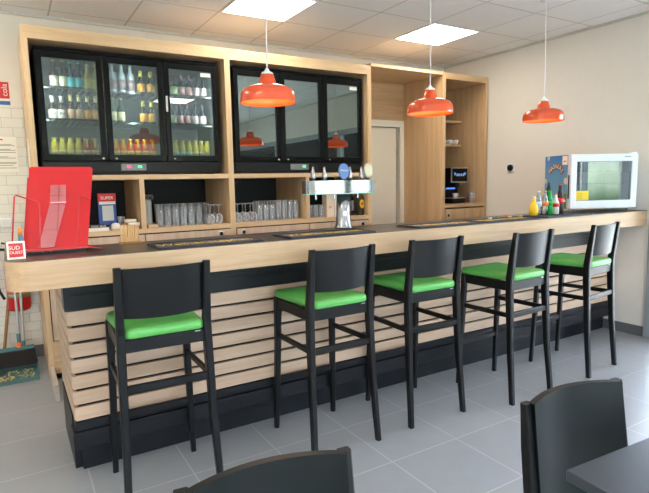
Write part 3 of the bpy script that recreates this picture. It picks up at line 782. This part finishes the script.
# ------------------------------------------------------------------ drinks on the bar
zb = ZT + .0105; yb = 2.66
r0 = yb / 2.75
t = thing('soda_bottle', 'round yellow orangeade bottle, leftmost on the bar', 'bottle', (3.632 * r0, yb, zb), 0, 'soft drink bottles beside small fridge')
obj('bottle_glass', MB().lathe([(.022, 0), (.029, .006), (.036, .03), (.036, .055), (.028, .082), (.018, .1), (.013, .12), (.012, .138)], seg=24), plain('orangeade', (238, 190, 40), .2, bump=.2, bscale=120), t)
obj('cap', MB().lathe([(.0145, .136), (.0145, .144), (.01, .148)], seg=16), L_((225, 225, 220)), t)
g = 'soft drink bottles beside small fridge'
bottle('soda_bottle', 3.715 * r0, yb + .02, zb, 'clear glass bottle with pale blue label, right of round yellow one', g, CLEAR, L_((170, 200, 225)), WHITEC, .19, .027)
bottle('soda_bottle', 3.772 * r0, yb, zb, 'clear bottle with orange label, beside green bottle', g, CLEAR, L_((230, 130, 50)), L_((220, 190, 120)), .19, .026)
gb = bottle('soda_bottle', 3.83 * r0, yb, zb, 'bright green glass bottle on the bar', g, plain('bright_green_glass', (22, 150, 62), .1), L_((30, 170, 80)), L_((30, 60, 40)), .20, .028)
bottle('soda_bottle', 3.895 * r0, yb - .01, zb, 'clear bottle with red and white label and red cap', g, plain('milky_glass', (205, 208, 200), .2), L_((214, 40, 36)), REDC, .165, .03)
t = bottle('soda_bottle', 3.968 * r0, yb, zb, 'dark cola bottle with red label, tallest on the bar', g, L_((34, 18, 18)), L_((205, 24, 30)), REDC, .235, .031)
text('label_lettering', 'Cola', .028, PAPER, t, face_front(0, -.0325, .235 * .45), world=False)

# ------------------------------------------------------------------ small counter fridge
ang = math.radians(-24)
t = thing('counter_fridge', 'white glass door fridge standing at right end of bar', 'fridge', (4.07, 2.70, ZT), ang)
t.location = (4.10, 2.745, ZT)
W, D, H0, H1 = .615, .41, .03, .495
m = MB().box(0, .02, .045, D, H0, H1).box(W - .02, W, .045, D, H0, H1).box(.02, W - .02, .045, D, H0, H0 + .05).box(.02, W - .02, .045, D, H1 - .045, H1).box(.02, W - .02, D - .02, D, H0 + .05, H1 - .045)
obj('body', m, WHITEM, t)
f = obj('door', MB().box(0, .055, 0, .04, H0 + .004, H1, .006).box(W - .055, W, 0, .04, H0 + .004, H1, .006).box(.05, W - .05, .001, .04, H0 + .004, H0 + .07, .004).box(.05, W - .05, .001, .04, H1 - .062, H1, .004), WHITEM, t)
obj('glass', MB().box(.053, W - .053, .012, .016, H0 + .068, H1 - .06), PANEW, f)
obj('gasket', MB().box(.05, .056, .008, .03, H0 + .066, H1 - .058).box(W - .056, W - .05, .008, .03, H0 + .066, H1 - .058).box(.05, W - .05, .008, .03, H0 + .066, H0 + .072).box(.05, W - .05, .008, .03, H1 - .064, H1 - .058), plain('grey_gasket', (120, 135, 142), .5), f)
obj('shade_band', MB().box(.03, W - .03, .05, .06, H1 - .15, H1 - .05), plain('grey_shade_band', (90, 108, 114), .4), t)  # sheet added behind the glass to darken the upper interior, like shade
st = obj('yellow_sticker', MB().box(.06, .175, .0105, .0115, H0 + .075, H0 + .155), L_((240, 208, 40)), f)
stt = MB()
for k in range(4): stt.box(.068, .118, .0098, .0105, H0 + .09 + k * .014, H0 + .093 + k * .014)
obj('sticker_print', stt, plain('brown_print', (140, 110, 30), .6), f)
m = MB().box(.095, .1, .0115, .012, .25, .3)
obj('red_mark', MB().tube([(.085, .011, .27), (.075, .011, .30), (.085, .011, .33)], .0012, 6), REDC, f)
obj('shelf', MB().box(.022, W - .022, .06, D - .03, .24, .244), STEEL, t)
for x in (.03, W - .05):
    for y in (.06, D - .08):
        if y < .1 or x < .1 or True: obj('foot', MB().lathe([(.018, 0), (.016, .008), (.012, .022)], x + .01, y, 0, 14), STEEL, t)
obj('hinge_cover', MB().box(W - .07, W - .01, .003, .045, H1, H1 + .012, .003, 1), WHITEP, t)
obj('door_logo', MB().box(W - .13, W - .07, -.0008, .0, H1 - .03, H1 - .02), plain('grey_logo', (150, 165, 175), .5), f)
# printed side
def grad():
    m, nt, b = newmat('blue_sky_print'); L = nt.links.new
    tc = nt.nodes.new('ShaderNodeTexCoord'); sp = nt.nodes.new('ShaderNodeSeparateXYZ'); L(tc.outputs['Object'], sp.inputs[0])
    cr = nt.nodes.new('ShaderNodeValToRGB'); cr.color_ramp.elements[0].position = .1; cr.color_ramp.elements[0].color = (*lin((118, 176, 196)), 1)
    cr.color_ramp.elements[1].position = .5; cr.color_ramp.elements[1].color = (*lin((52, 122, 190)), 1)
    L(sp.outputs['Z'], cr.inputs['Fac']); L(cr.outputs['Color'], b.inputs['Base Color']); b.inputs['Roughness'].default_value = .4; return m
obj('side_print', MB().box(-.002, 0, .05, D - .004, H0 + .002, H1 - .002), grad(), t)
def onside(y, z, rot=0):   # upright text facing -x ; y grows away from the viewer's right
    return Matrix.Translation((-.0045, y, z)) @ Matrix.Rotation(-PI / 2, 4, 'Z') @ Matrix.Rotation(PI / 2, 4, 'X') @ Matrix.Rotation(rot, 4, 'Z')
arc = MB(); av = []
yc, zc_ = .225, .275
ring = []
for k in range(17):
    a = math.radians(150 - 120 * k / 16)
    ring.append((a))
po = [(-.003, yc - .15 * math.cos(a), zc_ + .15 * math.sin(a)) for a in ring]
pi_ = [(-.003, yc - .10 * math.cos(a), zc_ + .10 * math.sin(a)) for a in ring]
arc.add(po + pi_, [(k, k + 1, k + 18, k + 17) for k in range(16)])
obj('arched_banner', arc, plain('brown_banner', (110, 74, 58), .5), t)
for k, chh in enumerate('MAGNERS'):
    a = math.radians(138 - 96 * k / 6)
    text('banner_letter', chh, .052, L_((240, 235, 225)), t, onside(yc - .125 * math.cos(a), zc_ + .125 * math.sin(a), a - PI / 2), world=False)
obj('corner_label', MB().box(-.003, -.002, .055, .13, H1 - .085, H1 - .01), PAPER, t)
obj('corner_label_print', MB().box(-.0038, -.003, .075, .11, H1 - .06, H1 - .05), INK, t)
spots = MB()
for (y, z, r) in ((.07, .27, .03), (D - .02, .27, .022), (D - .06, H1 - .02, .022)):
    obj('cloud_print', MB().add([(-.0028, y + r * math.cos(a), z + r * math.sin(a)) for a in [2 * PI * k / 20 for k in range(20)]], [tuple(range(20))]), L_((205, 200, 190)), t)
pr = [(.30, .0), (.30, .14), (.315, .165), (.325, .2), (.345, .2), (.355, .165), (.375, .14), (.375, .0)]
obj('dark_bottle_print', MB().sweep([[(-.0028, y, z + .06) for y, z in pr], [(-.0034, y, z + .06) for y, z in pr]]), L_((40, 44, 48)), t)
obj('green_field_print', MB().box(-.0027, -.002, .05, .13, H0 + .002, .16), L_((110, 130, 60)), t)
obj('side_handle', MB().box(-.006, -.001, .018, .034, .12, .32, .001, 1), L_((40, 60, 70)), t)

# ------------------------------------------------------------------ thermostat, wall bits
t = thing('thermostat', 'small white square thermostat with black round dial on right wall', 'thermostat', (XW, 3.965, 1.565))
obj('plate', MB().box(XW - .018, XW - .001, 3.915, 4.015, 1.515, 1.612, .006), WHITEP, t, True)
obj('dial', MB().lathe([(.036, 0), (.036, -.012), (.03, -.018)], XW - .018, 3.968, 1.565, 28, axis='x'), BLACK, t, True)
t = thing('wall_switch', 'white wall switch box on the tiles at left edge', 'switch', (-.02, YW - .01, 1.165))
obj('box', MB().box(-.07, .008, YW - .035, YW - .011, 1.13, 1.205, .005), WHITEP, t, True)
obj('rocker', MB().box(-.055, -.008, YW - .039, YW - .035, 1.15, 1.185, .001, 1), PAPER, t, True)
t = thing('notice_sheet', 'white printed notice sheet taped to the wall tiles', 'notice', (0, YW - .012, 1.72))
obj('sheet', MB().box(-.12, .095, YW - .0135, YW - .0125, 1.58, 1.862), PAPER, t, True)
m = MB()
for k, (z, a, b) in enumerate([(1.80, -.10, .06), (1.79, -.10, .08), (1.76, -.1, .05), (1.752, -.1, .085), (1.735, -.1, .085), (1.70, -.1, .03), (1.69, -.1, .083), (1.655, -.1, .085), (1.645, -.1, .08), (1.63, -.1, .06), (1.61, -.1, .085)]):
    m.box(a, b, YW - .0143, YW - .0136, z, z + .004)
obj('printed_lines', m, INK, t, True)
obj('red_heading', MB().box(-.12, .0, YW - .0143, YW - .0136, 1.835, 1.845), REDC, t, True)
t = thing('extinguisher_sign', 'red and blue safety sign on the wall above the tiles', 'sign', (.0, YW - .004, 2.2))
obj('red_field', MB().box(-.1, .076, YW - .004, YW - .001, 2.168, 2.298, .0008, 1), L_((205, 36, 40)), t, True)
obj('white_band', MB().box(-.1, .078, YW - .004, YW - .001, 2.148, 2.167), PAPER, t, True)
obj('blue_field', MB().box(-.1, .078, YW - .004, YW - .001, 2.118, 2.147), L_((70, 110, 170)), t, True)
text('sign_script', 'cola', .06, PAPER, t, Matrix.Translation((.045, YW - .0046, 2.235)) @ Matrix.Rotation(PI / 2, 4, 'X') @ Matrix.Rotation(PI / 2, 4, 'Z'))
tag(obj('side_notice', MB().box(.162, .1645, 4.55, 4.70, 1.60, 1.82), PAPER), 'narrow white paper strip on the left side of left cabinet', 'notice')

# fire extinguisher on the tiled wall
t = thing('fire_extinguisher', 'red fire extinguisher with white and green label hung on tiled wall', 'fire extinguisher', (.01, 4.92, .44))
cx, cy = .012, 4.94
obj('cylinder', MB().lathe([(.04, .0), (.075, .01), (.085, .035), (.085, .37), (.075, .41), (.045, .445), (.022, .46), (.022, .48)], cx, cy, .44, 32), REDP, t, True)
obj('label_band', MB().lathe([(.0855, .13), (.0855, .28)], cx, cy, .44, 32), L_((225, 120, 110)), t, True)
m = MB()
m.lathe([(.086, .12), (.086, .15)], cx, cy, .44, 32)
obj('green_band', m, L_((120, 150, 110)), t, True)
text('label_lettering', 'EAU', .07, PAPER, t, face_front(cx, cy - .0875, .69))
obj('valve', MB().box(cx - .03, cx + .03, cy - .02, cy + .02, .92, .97, .006), BLACK, t, True)
obj('handle', MB().bar((cx - .09, cy, 1.01), (cx + .03, cy, .97), .02, .012).bar((cx - .08, cy, .96), (cx, cy, .95), .02, .01), BLACK, t, True)
obj('hose', MB().tube([(cx - .03, cy, .945), (cx - .10, cy - .02, .96), (cx - .15, cy - .02, .9), (cx - .16, cy - .02, .78), (cx - .13, cy - .02, .62), (cx - .1, cy - .02, .55)], .011), BLACK, t, True)
obj('wall_bracket', MB().box(cx - .03, cx + .03, cy + .07, YW - .011, .82, .86), STEEL, t, True)

# dustpan, brush, broom
t = thing('dustpan', 'teal lobby dustpan with steel handle full of crumbs on floor', 'dustpan', (-.04, 4.6, 0))
x0, x1 = -.19, .10
m = MB().box(x0, x1, 4.44, 4.80, .004, .010).box(x0, x0 + .008, 4.50, 4.80, .008, .07).box(x1 - .008, x1, 4.50, 4.80, .008, .07).box(x0, x1, 4.792, 4.80, .008, .11)
m.sweep([[(x, 4.40, .002), (x, 4.44, .004), (x, 4.44, .010), (x, 4.40, .004)] for x in (x0, x1)])
obj('pan', m, TEAL, t, True)
obj('crumbs', MB().add([], []), PAPER, t) if False else None
cm = MB()
for k in range(70):
    px, py = random.uniform(x0 + .03, x1 - .03), random.uniform(4.47, 4.68); r = random.uniform(.004, .010)
    cm.lathe([(r * .3, 0), (r, r * .5), (r * .5, r * 1.1), (.0005, r * 1.2)], px, py, .010, 6)
o = obj('crumbs', cm, plain('crumb_debris', (205, 186, 120), .8, var=.5, scale=60), t, True); o['kind'] = 'stuff'
obj('pan_handle', MB().tube([(.012, 4.79, .05), (.02, 4.81, .4), (.035, 4.85, .88)], .011), STEEL, t, True)
obj('handle_sleeve', MB().tube([(.012, 4.775, .10), (.014, 4.79, .22)], .014), TEAL, t, True)
t = thing('lobby_brush', 'dark bristled brush with teal head resting in the dustpan', 'brush', (-.04, 4.66, 0))
obj('brush_head', MB().box(-.155, .085, 4.67, 4.70, .175, .205, .005), TEAL, t, True)
bm_ = MB()
for k in range(40):
    x = -.152 + k * .006
    bm_.sweep([[(x + dx * 1.1 - .002, 4.655 + dy, .06), (x + .0035 + dx * 1.1, 4.655 + dy, .06), (x + .0035 + dx * 1.1, 4.685 + dy, .06), (x + dx * 1.1 - .002, 4.685 + dy, .06)] if False else
                 [(x - .003 + dx, 4.645, z), (x + .0035 + dx, 4.645, z), (x + .0035 + dx, 4.695, z), (x - .003 + dx, 4.695, z)] for z, dx, dy in ((.055, (k - 20) * .0009, 0), (.178, 0, 0))])
o = obj('bristles', bm_, BRISTLE, t, True)
obj('handle', MB().tube([(-.016, 4.685, .2), (-.012, 4.70, .5), (-.008, 4.72, .92)], .011), STEEL, t, True)
obj('grip', MB().tube([(-.018, 4.68, .2), (-.016, 4.685, .31)], .015), TEAL, t, True)
obj('orange_collar', MB().tube([(-.018, 4.672, .20), (-.0175, 4.674, .24)], .019), L_((226, 110, 40)), t, True)
t = thing('broom', 'wooden handled broom leaning on the tiled wall at left edge', 'broom', (-.13, 4.9, 0))
obj('handle', MB().tube([(-.13, 4.90, .1), (0.0, 4.985, .95), ], .0125), BROWNW, t, True)
obj('broom_head', MB().box(-.26, -.10, 4.87, 4.93, .07, .11, .006), BROWNW, t, True)
obj('bristles', MB().box(-.255, -.105, 4.865, 4.935, .0, .07), plain('tan_bristles', (190, 160, 110), .9, bump=.6, bscale=300), t, True)

# ------------------------------------------------------------------ red rack, sign, pen on the bar end
t = thing('newspaper_rack', 'red metal newspaper rack standing on the rounded bar end', 'rack', (.19, 2.75, ZT))
def rp(x, z, y): return (x, y, z)
# back plate leaning back a little, rounded top corners
def plate(xbl, xbr, xtl, xtr, zb, zt, yb_, yt, th, rad=.014):
    pts = [(xbl, zb), (xbr, zb)]
    for k in range(6):
        a = PI / 2 * k / 5
        pts.append((xtr - rad + rad * math.cos(a), zt - rad + rad * math.sin(a)))
    for k in range(6):
        a = PI / 2 + PI / 2 * k / 5
        pts.append((xtl + rad + rad * math.cos(a), zt - rad + rad * math.sin(a)))
    f = lambda z: yb_ + (yt - yb_) * (z - zb) / (zt - zb)
    return MB().sweep([[(x, f(z), z) for x, z in pts], [(x, f(z) + th, z) for x, z in pts]])
obj('back_plate', plate(.058, .312, .095, .373, 1.165, 1.547, 2.74, 2.86, .003), RED, t, True)
obj('rear_plate', plate(.040, .30, .086, .34, 1.165, 1.502, 2.80, 2.91, .003), RED, t, True)
obj('bottom_tray', MB().box(.034, .325, 2.70, 2.91, 1.160, 1.164).box(.034, .325, 2.697, 2.70, 1.160, 1.168)
    .sweep([[(.325, 2.70, 1.158), (.325, 2.80, 1.158), (.372, 2.72, 1.150), (.371, 2.715, 1.150)], [(.325, 2.70, 1.162), (.325, 2.80, 1.162), (.372, 2.72, 1.154), (.371, 2.715, 1.154)]]), RED, t, True)
obj('black_base', MB().box(.07, .30, 2.715, 2.89, ZT, 1.160), BLACK, t, True)
wl = MB().tube([(-.005, 2.665, 1.165), (.024, 2.665, 1.41), (.03, 2.665, 1.418), (.112, 2.72, 1.384), (.120, 2.722, 1.375), (.108, 2.72, 1.168)], .0032, 8)
obj('wire_guard', wl, RED, t, True)
wr_ = MB().tube([(.262, 2.70, 1.165), (.283, 2.70, 1.398), (.288, 2.70, 1.405), (.343, 2.79, 1.385)], .0032, 8)
obj('wire_guard', wr_, RED, t, True)
obj('wire_foot', MB().tube([(-.005, 2.665, 1.165), (.04, 2.70, 1.164)], .0032, 8), RED, t, True)
PL = glass('clear_acrylic', tint=(255, 190, 190), refl=.16)
f = lambda z: 2.74 + .12 * (z - 1.165) / .382 - .004
pts = [(.100, 1.172), (.166, 1.172), (.236, 1.375), (.168, 1.375)]; pt2 = [(.168, 1.378), (.236, 1.378), (.244, 1.46), (.178, 1.46)]
obj('acrylic_strip', MB().sweep([[(x, f(z) - .012, z) for x, z in pts], [(x, f(z) - .010, z) for x, z in pts]]).sweep([[(x, f(z) - .012, z) for x, z in pt2], [(x, f(z) - .010, z) for x, z in pt2]]), PL, t, True)
obj('acrylic_edge', MB().box(.168, .236, 2.78, 2.784, 1.374, 1.380), L_((235, 170, 170)), t, True)
obj('rivet', MB().lathe([(.004, 0), (.004, .004)], .115, 2.700, 1.154, 10, axis='y'), CHROME, t, True)
obj('rivet', MB().lathe([(.004, 0), (.004, .004)], .150, 2.700, 1.154, 10, axis='y'), CHROME, t, True)
t = thing('table_sign', 'small white and red lettered sign in front of the red rack', 'sign', (.012, 2.58, ZT))
obj('card', MB().box(-.023, .046, 2.578, 2.584, ZT, 1.2235, .002, 1), PAPER, t, True)
obj('red_field', MB().box(-.015, .038, 2.5768, 2.578, ZT + .010, 1.215), L_((206, 40, 44)), t, True)
text('sign_lettering', 'SUD', .022, PAPER, t, face_front(.006, 2.5762, 1.195))
text('sign_lettering', 'OUEST', .0165, PAPER, t, face_front(.0115, 2.5762, 1.175))
t = thing('lighter', 'teal lighter with orange top standing behind the small sign', 'lighter', (.03, 2.63, ZT))
obj('barrel', MB().lathe([(.009, 0), (.0095, .003), (.0095, .10), (.009, .102)], .033, 2.63, ZT, 14), plain('lighter_teal', (60, 112, 128), .3), t, True)
obj('orange_top', MB().lathe([(.0092, .102), (.0092, .125), (.006, .13)], .033, 2.63, ZT, 14), L_((226, 120, 40)), t, True)

# stirrers at back edge of bar
g = 'wooden stirrers standing behind the bar edge'
t = thing('stirrer_holder', 'clear holder of tan wooden stirrers at rear edge of bar', 'holder', (.52, 2.92, ZT))
obj('holder_base', MB().box(.478, .590, 2.855, 2.89, ZT, ZT + .012, .002, 1), BROWNW, t, True)
SW = wood('stirrer_wood', (214, 166, 108), (190, 140, 84), 'z')
for k in range(8):
    x = .479 + k * .0118
    tag(obj('wooden_stirrer', MB().sweep([[(x + s * .0045 + .012 + (.0 if z < 1.2 else random.uniform(-.002, .002)), y, z) for s, y in ((-1, 2.865), (1, 2.865), (1, 2.88), (-1, 2.88))] for z in (ZT + .013, ZT + .1)]), SW),
        'tan wooden stirrer upright in the holder, %s from left' % ORD[k], 'stirrer', g)

# ------------------------------------------------------------------ contents of open shelf cells
ZS = 1.1055
t = thing('coffee_bag', 'red, blue and white packet standing on shelf behind rack', 'packet', (.67, 4.47, ZS))
obj('packet', MB().box(.605, .735, 4.45, 4.50, ZS, ZS + .285, .006), L_((60, 90, 160)), t, True)
obj('red_top', MB().box(.604, .736, 4.4485, 4.5015, ZS + .215, ZS + .286, .004), L_((205, 36, 40)), t, True)
obj('white_window', MB().box(.63, .712, 4.4475, 4.45, ZS + .07, ZS + .19), L_((205, 205, 200)), t, True)
obj('white_band', MB().box(.61, .73, 4.4465, 4.4485, ZS + .2, ZS + .222), PAPER, t, True)
text('packet_lettering', 'SUPER', .034, PAPER, t, face_front(.67, 4.4475, ZS + .25))
t = thing('flat_box', 'flat black and white box lying on shelf behind rack', 'box', (.58, 4.40, ZS))
obj('box', MB().box(.50, .655, 4.335, 4.43, ZS, ZS + .026), PAPER, t, True)
obj('black_lid', MB().box(.50, .655, 4.335, 4.43, ZS + .026, ZS + .046), BLACK, t, True)
text('box_lettering', 'CHOC PLUS', .02, PAPER, t, face_front(.578, 4.3345, ZS + .036))
tag(obj('folded_cloth', MB().lathe([(.03, 0), (.038, .012), (.036, .03), (.028, .048), (.008, .055)], .71, 4.38, ZS, 9), PAPER), 'crumpled white cloth on shelf beside the red and blue packet', 'cloth')
t = thing('tumbler', 'clear tumbler standing on shelf in front of coloured packet', 'glass', (.70, 4.425, ZS + .02))
t.location = (.765, 4.44, ZS)
obj('glass_wall', MB().lathe([(.024, 0), (.029, .1), (.027, .1), (.022, .004)]), DRINKG, t)
for (x, y, rz, z0, c, lb) in [(.79, 4.37, .5, 0, (232, 226, 214), 'cream wrapped packet at the left foot of the shelf heap'), (.85, 4.38, -.4, 0, (170, 100, 50), 'brown wrapped packet at the right foot of the shelf heap'),
        (.80, 4.39, 1.0, .026, (165, 96, 48), 'brown wrapped packet lying across the middle of the heap'), (.845, 4.36, .2, .026, (236, 230, 220), 'cream wrapped packet at right, middle of the heap'),
        (.825, 4.38, -.3, .052, (226, 214, 196), 'cream wrapped packet on top of the shelf heap')]:
    M = Matrix.Translation((x, y, ZS + .001)) @ Matrix.Rotation(rz, 4, 'Z')
    tag(obj('sugar_packet', MB().box(-.045, .045, -.02, .02, z0, z0 + .025, .008, 2).xform(M), L_(c)), lb, 'packet', 'wrapped packets heaped on the shelf')
t = thing('paper_roll', 'translucent white wrapped bundle standing at left of glasses', 'bundle', (.975, 4.46, ZS))
obj('stack', MB().lathe([(.035, 0), (.035, .03), (.031, .031), (.031, .21), (.02, .22)], .985, 4.47, ZS, 16), L_((196, 196, 190)), t, True)
obj('crumpled_top', MB().lathe([(.01, .21), (.045, .23), (.05, .25), (.038, .27), (.012, .265)], .995, 4.47, ZS, 7), CLEAR, t, True)
tag(obj('small_wood_block', MB().box(.952, 1.03, 4.34, 4.40, ZS, ZS + .028, .003, 1), TALLX), 'small wooden block on shelf in front of the white bundle', 'block')

def tumbler_proto(hh, r, label, group):
    t = thing('tumbler', label, 'glass', (0, 0, 0), 0, group)
    obj('glass_wall', MB().lathe([(r * .82, 0), (r * .84, .004), (r, hh), (r * .94, hh), (r * .76, .012), (.001, .010)], seg=20), DRINKG, t)
    return t
def goblet_proto(label, group):   # stored upside down
    t = thing('stemmed_glass', label, 'glass', (0, 0, 0), 0, group)
    obj('bowl', MB().lathe([(.027, 0), (.036, .03), (.036, .05), (.026, .078), (.006, .088)], seg=20), DRINKG, t)
    obj('stem', MB().lathe([(.005, .086), (.004, .12), (.006, .158)], seg=10), DRINKG, t)
    obj('foot', MB().lathe([(.006, .157), (.031, .163), (.031, .166), (.002, .166)], seg=20), DRINKG, t)
    return t
def lay(proto, pts, lab):
    for i, (x, y) in enumerate(pts):
        l = lab(i)
        if i == 0: proto.location = (x, y, ZS); proto['label'] = l
        else: dup(proto, (x, y, ZS), 0, l)
L1 = 'under the bottle fridge'; L2 = 'under the empty fridge'
def rowlab(what, rowword, under): return lambda i: 'clear %s, %s from left in %s row, shelf %s' % (what, ORD[i], rowword, under)
lay(tumbler_proto(.15, .030, '', 'tumblers on the left shelf'), [(1.065 + .066 * k, 4.42) for k in range(6)], rowlab('tumbler', 'front', L1))
lay(tumbler_proto(.15, .030, '', 'tumblers on the left shelf'), [(1.09 + .066 * k, 4.50) for k in range(6)], rowlab('tumbler', 'second', L1))
lay(tumbler_proto(.178, .032, '', 'tumblers on the left shelf'), [(1.10 + .07 * k, 4.60) for k in range(7)], rowlab('tall tumbler', 'third', L1))
lay(tumbler_proto(.178, .032, '', 'tumblers on the left shelf'), [(1.12 + .07 * k, 4.70) for k in range(7)], rowlab('tall tumbler', 'rear', L1))
lay(goblet_proto('', 'upturned stemmed glasses on the left shelf'), [(1.495 + .0 * k + .073 * k, 4.40) for k in range(2)] , rowlab('upturned stemmed glass', 'front', L1))
lay(goblet_proto('', 'upturned stemmed glasses on the left shelf'), [(1.485 + .073 * k, 4.49) for k in range(2)] , rowlab('upturned stemmed glass', 'second', L1))
lay(goblet_proto('', 'upturned stemmed glasses on the right shelf'), [(1.745 + .075 * k, 4.40) for k in range(3)], rowlab('upturned stemmed glass', 'front', L2))
lay(goblet_proto('', 'upturned stemmed glasses on the right shelf'), [(1.755 + .075 * k, 4.49) for k in range(3)], rowlab('upturned stemmed glass', 'second', L2))
lay(tumbler_proto(.145, .029, '', 'tumblers on the right shelf'), [(1.955 + .062 * k, 4.40) for k in range(3)], rowlab('short tumbler', 'front', L2))
lay(tumbler_proto(.145, .029, '', 'tumblers on the right shelf'), [(1.985 + .062 * k, 4.48) for k in range(3)], rowlab('short tumbler', 'second', L2))
lay(tumbler_proto(.178, .029, '', 'tumblers on the right shelf'), [(2.145 + .061 * k, 4.40) for k in range(4)], rowlab('tall tumbler', 'front', L2))
lay(tumbler_proto(.178, .029, '', 'tumblers on the right shelf'), [(2.165 + .061 * k, 4.48) for k in range(4)], rowlab('tall tumbler', 'second', L2))
lay(tumbler_proto(.178, .029, '', 'tumblers on the right shelf'), [(2.00 + .061 * k, 4.57) for k in range(6)], rowlab('tall tumbler', 'rear', L2))
lay(tumbler_proto(.12, .028, '', 'tumblers behind the beer tower'), [(2.495 + .062 * k, 4.42) for k in range(3)], lambda i: 'clear small tumbler, %s from left in front row behind beer tower' % ORD[i])
lay(tumbler_proto(.12, .028, '', 'tumblers behind the beer tower'), [(2.51 + .062 * k, 4.50) for k in range(3)], lambda i: 'clear small tumbler, %s from left in second row behind beer tower' % ORD[i])
t = thing('carton', 'cream carton with red script on shelf behind beer tower', 'carton', (2.70, 4.43, ZS))
obj('box', MB().box(2.665, 2.755, 4.38, 4.47, ZS, ZS + .30, .003, 1), L_((226, 206, 184)), t, True)
text('carton_script', 'ar', .05, REDC, t, face_front(2.71, 4.3795, ZS + .1))
t = thing('carton', 'white carton with small dark picture on shelf behind beer tower', 'carton', (2.80, 4.43, ZS))
obj('box', MB().box(2.76, 2.845, 4.38, 4.47, ZS, ZS + .30, .003, 1), L_((228, 222, 214)), t, True)
obj('dark_picture', MB().box(2.785, 2.835, 4.3785, 4.38, ZS + .03, ZS + .08), L_((60, 50, 52)), t, True)
obj('red_spot', MB().box(2.778, 2.79, 4.3785, 4.38, ZS + .09, ZS + .105), REDC, t, True)
SB = 'liquor bottles on the right shelf'
def liquor(x, y, label, body, lab, hgt, lc2=None):
    t = thing('liquor_bottle', label, 'bottle', (x, y, ZS), 0, SB)
    obj('bottle_glass', MB().lathe([(.034, 0), (.036, .005), (.036, hgt * .62), (.028, hgt * .7), (.014, hgt * .78), (.013, hgt * .97)], seg=20), body, t)
    obj('label', MB().lathe([(.0366, hgt * .15), (.0366, hgt * .5)], seg=20), lab, t)
    obj('cap', MB().lathe([(.015, hgt * .92), (.015, hgt)], seg=14), BLACK, t)
    return t
liquor(2.945, 4.42, 'dark liquor bottle with grey label, right of tower column', BROWN, L_((90, 90, 96)), .30)
liquor(3.01, 4.48, 'dark liquor bottle with white band, between two others', NAVY, L_((190, 186, 180)), .30)
t = thing('liquor_bottle', 'dark bottle with round yellow label near the door side', 'bottle', (3.075, 4.40, ZS), 0, SB)
obj('bottle_glass', MB().lathe([(.036, 0), (.038, .005), (.038, .17), (.03, .2), (.014, .225), (.013, .27)], seg=20), L_((50, 44, 26)), t)
vs = [[(.030 * math.cos(2 * PI * k / 28), -.0385 - d, .115 + .045 * math.sin(2 * PI * k / 28)) for k in range(28)] for d in (0, .002)]
obj('yellow_label', MB().sweep(vs), L_((238, 190, 30)), t)
obj('red_centre', MB().box(-.012, .012, -.0425, -.0405, .105, .13), REDC, t)
obj('cap', MB().lathe([(.015, .255), (.015, .28)], seg=14), L_((230, 190, 60)), t)
# cable hanging in the left cell
tag(obj('power_cable', MB().tube([(1.07, 4.93, 1.49), (1.062, 4.93, 1.43), (1.085, 4.93, 1.40), (1.09, 4.93, 1.34), (1.13, 4.925, 1.29), (1.16, 4.92, 1.22)], .004, 8), BLACK), 'thin black cable hanging down the dark back of left shelf cell', 'cable')

# ------------------------------------------------------------------ light from outside
w = bpy.data.worlds.new('World'); scene.world = w; w.use_nodes = True
nt = w.node_tree; bg = nt.nodes['Background']
sky = nt.nodes.new('ShaderNodeTexSky'); sky.sky_type = 'HOSEK_WILKIE'; sky.turbidity = 5; sky.sun_direction = Vector((-.5, .6, .6)).normalized()
mx = nt.nodes.new('ShaderNodeMix'); mx.data_type = 'RGBA'; mx.inputs['Factor'].default_value = .8
nt.links.new(sky.outputs[0], mx.inputs['A']); mx.inputs['B'].default_value = (.78, .90, 1.08, 1)
nt.links.new(mx.outputs['Result'], bg.inputs[0]); bg.inputs[1].default_value = 7
def portal(loc, rot, sx, sy):
    l = bpy.data.lights.new('window_portal', 'AREA'); l.shape = 'RECTANGLE'; l.size = sx; l.size_y = sy; l.cycles.is_portal = True
    o = bpy.data.objects.new('window_portal', l); COL.objects.link(o); o.location = loc; o.rotation_euler = rot
portal((XW + .09, (YG + YF) / 2, 1.15), (0, PI / 2, 0), 2.3, YG - YF)
portal((1.1, YF - .1, 1.24), (PI / 2, 0, 0), 7, 1.7)

sun = bpy.data.lights.new('sun', 'SUN'); sun.energy = 9; sun.angle = .02; sun.color = (1, .95, .88)
so = bpy.data.objects.new('sun', sun); COL.objects.link(so); so.rotation_euler = Vector((-.45, .55, .62)).to_track_quat('Z', 'Y').to_euler()
# ------------------------------------------------------------------ camera
cam = bpy.data.cameras.new('camera'); co = bpy.data.objects.new('camera', cam); COL.objects.link(co)
yaw, pit, rol = math.radians(30.992), math.radians(7.059), math.radians(-1.1096)
f = Vector((math.sin(yaw) * math.cos(pit), math.cos(yaw) * math.cos(pit), -math.sin(pit)))
r = Vector((math.cos(yaw), -math.sin(yaw), 0)); u = r.cross(f)
r2 = r * math.cos(rol) + u * math.sin(rol); u2 = -r * math.sin(rol) + u * math.cos(rol)
M = Matrix((r2, u2, -f)).transposed().to_4x4(); M.translation = (0, 0, 1.45)
co.matrix_world = M
cam.sensor_width = 36; cam.lens = 36 * 522.47 / 649; cam.clip_start = .02
scene.camera = co
scene.view_settings.view_transform = 'Standard'; scene.view_settings.look = 'None'; scene.view_settings.gamma = 1
scene.view_settings.exposure = 1.25
scene.cycles.max_bounces = 8; scene.cycles.transparent_max_bounces = 24; scene.cycles.sample_clamp_indirect = 12
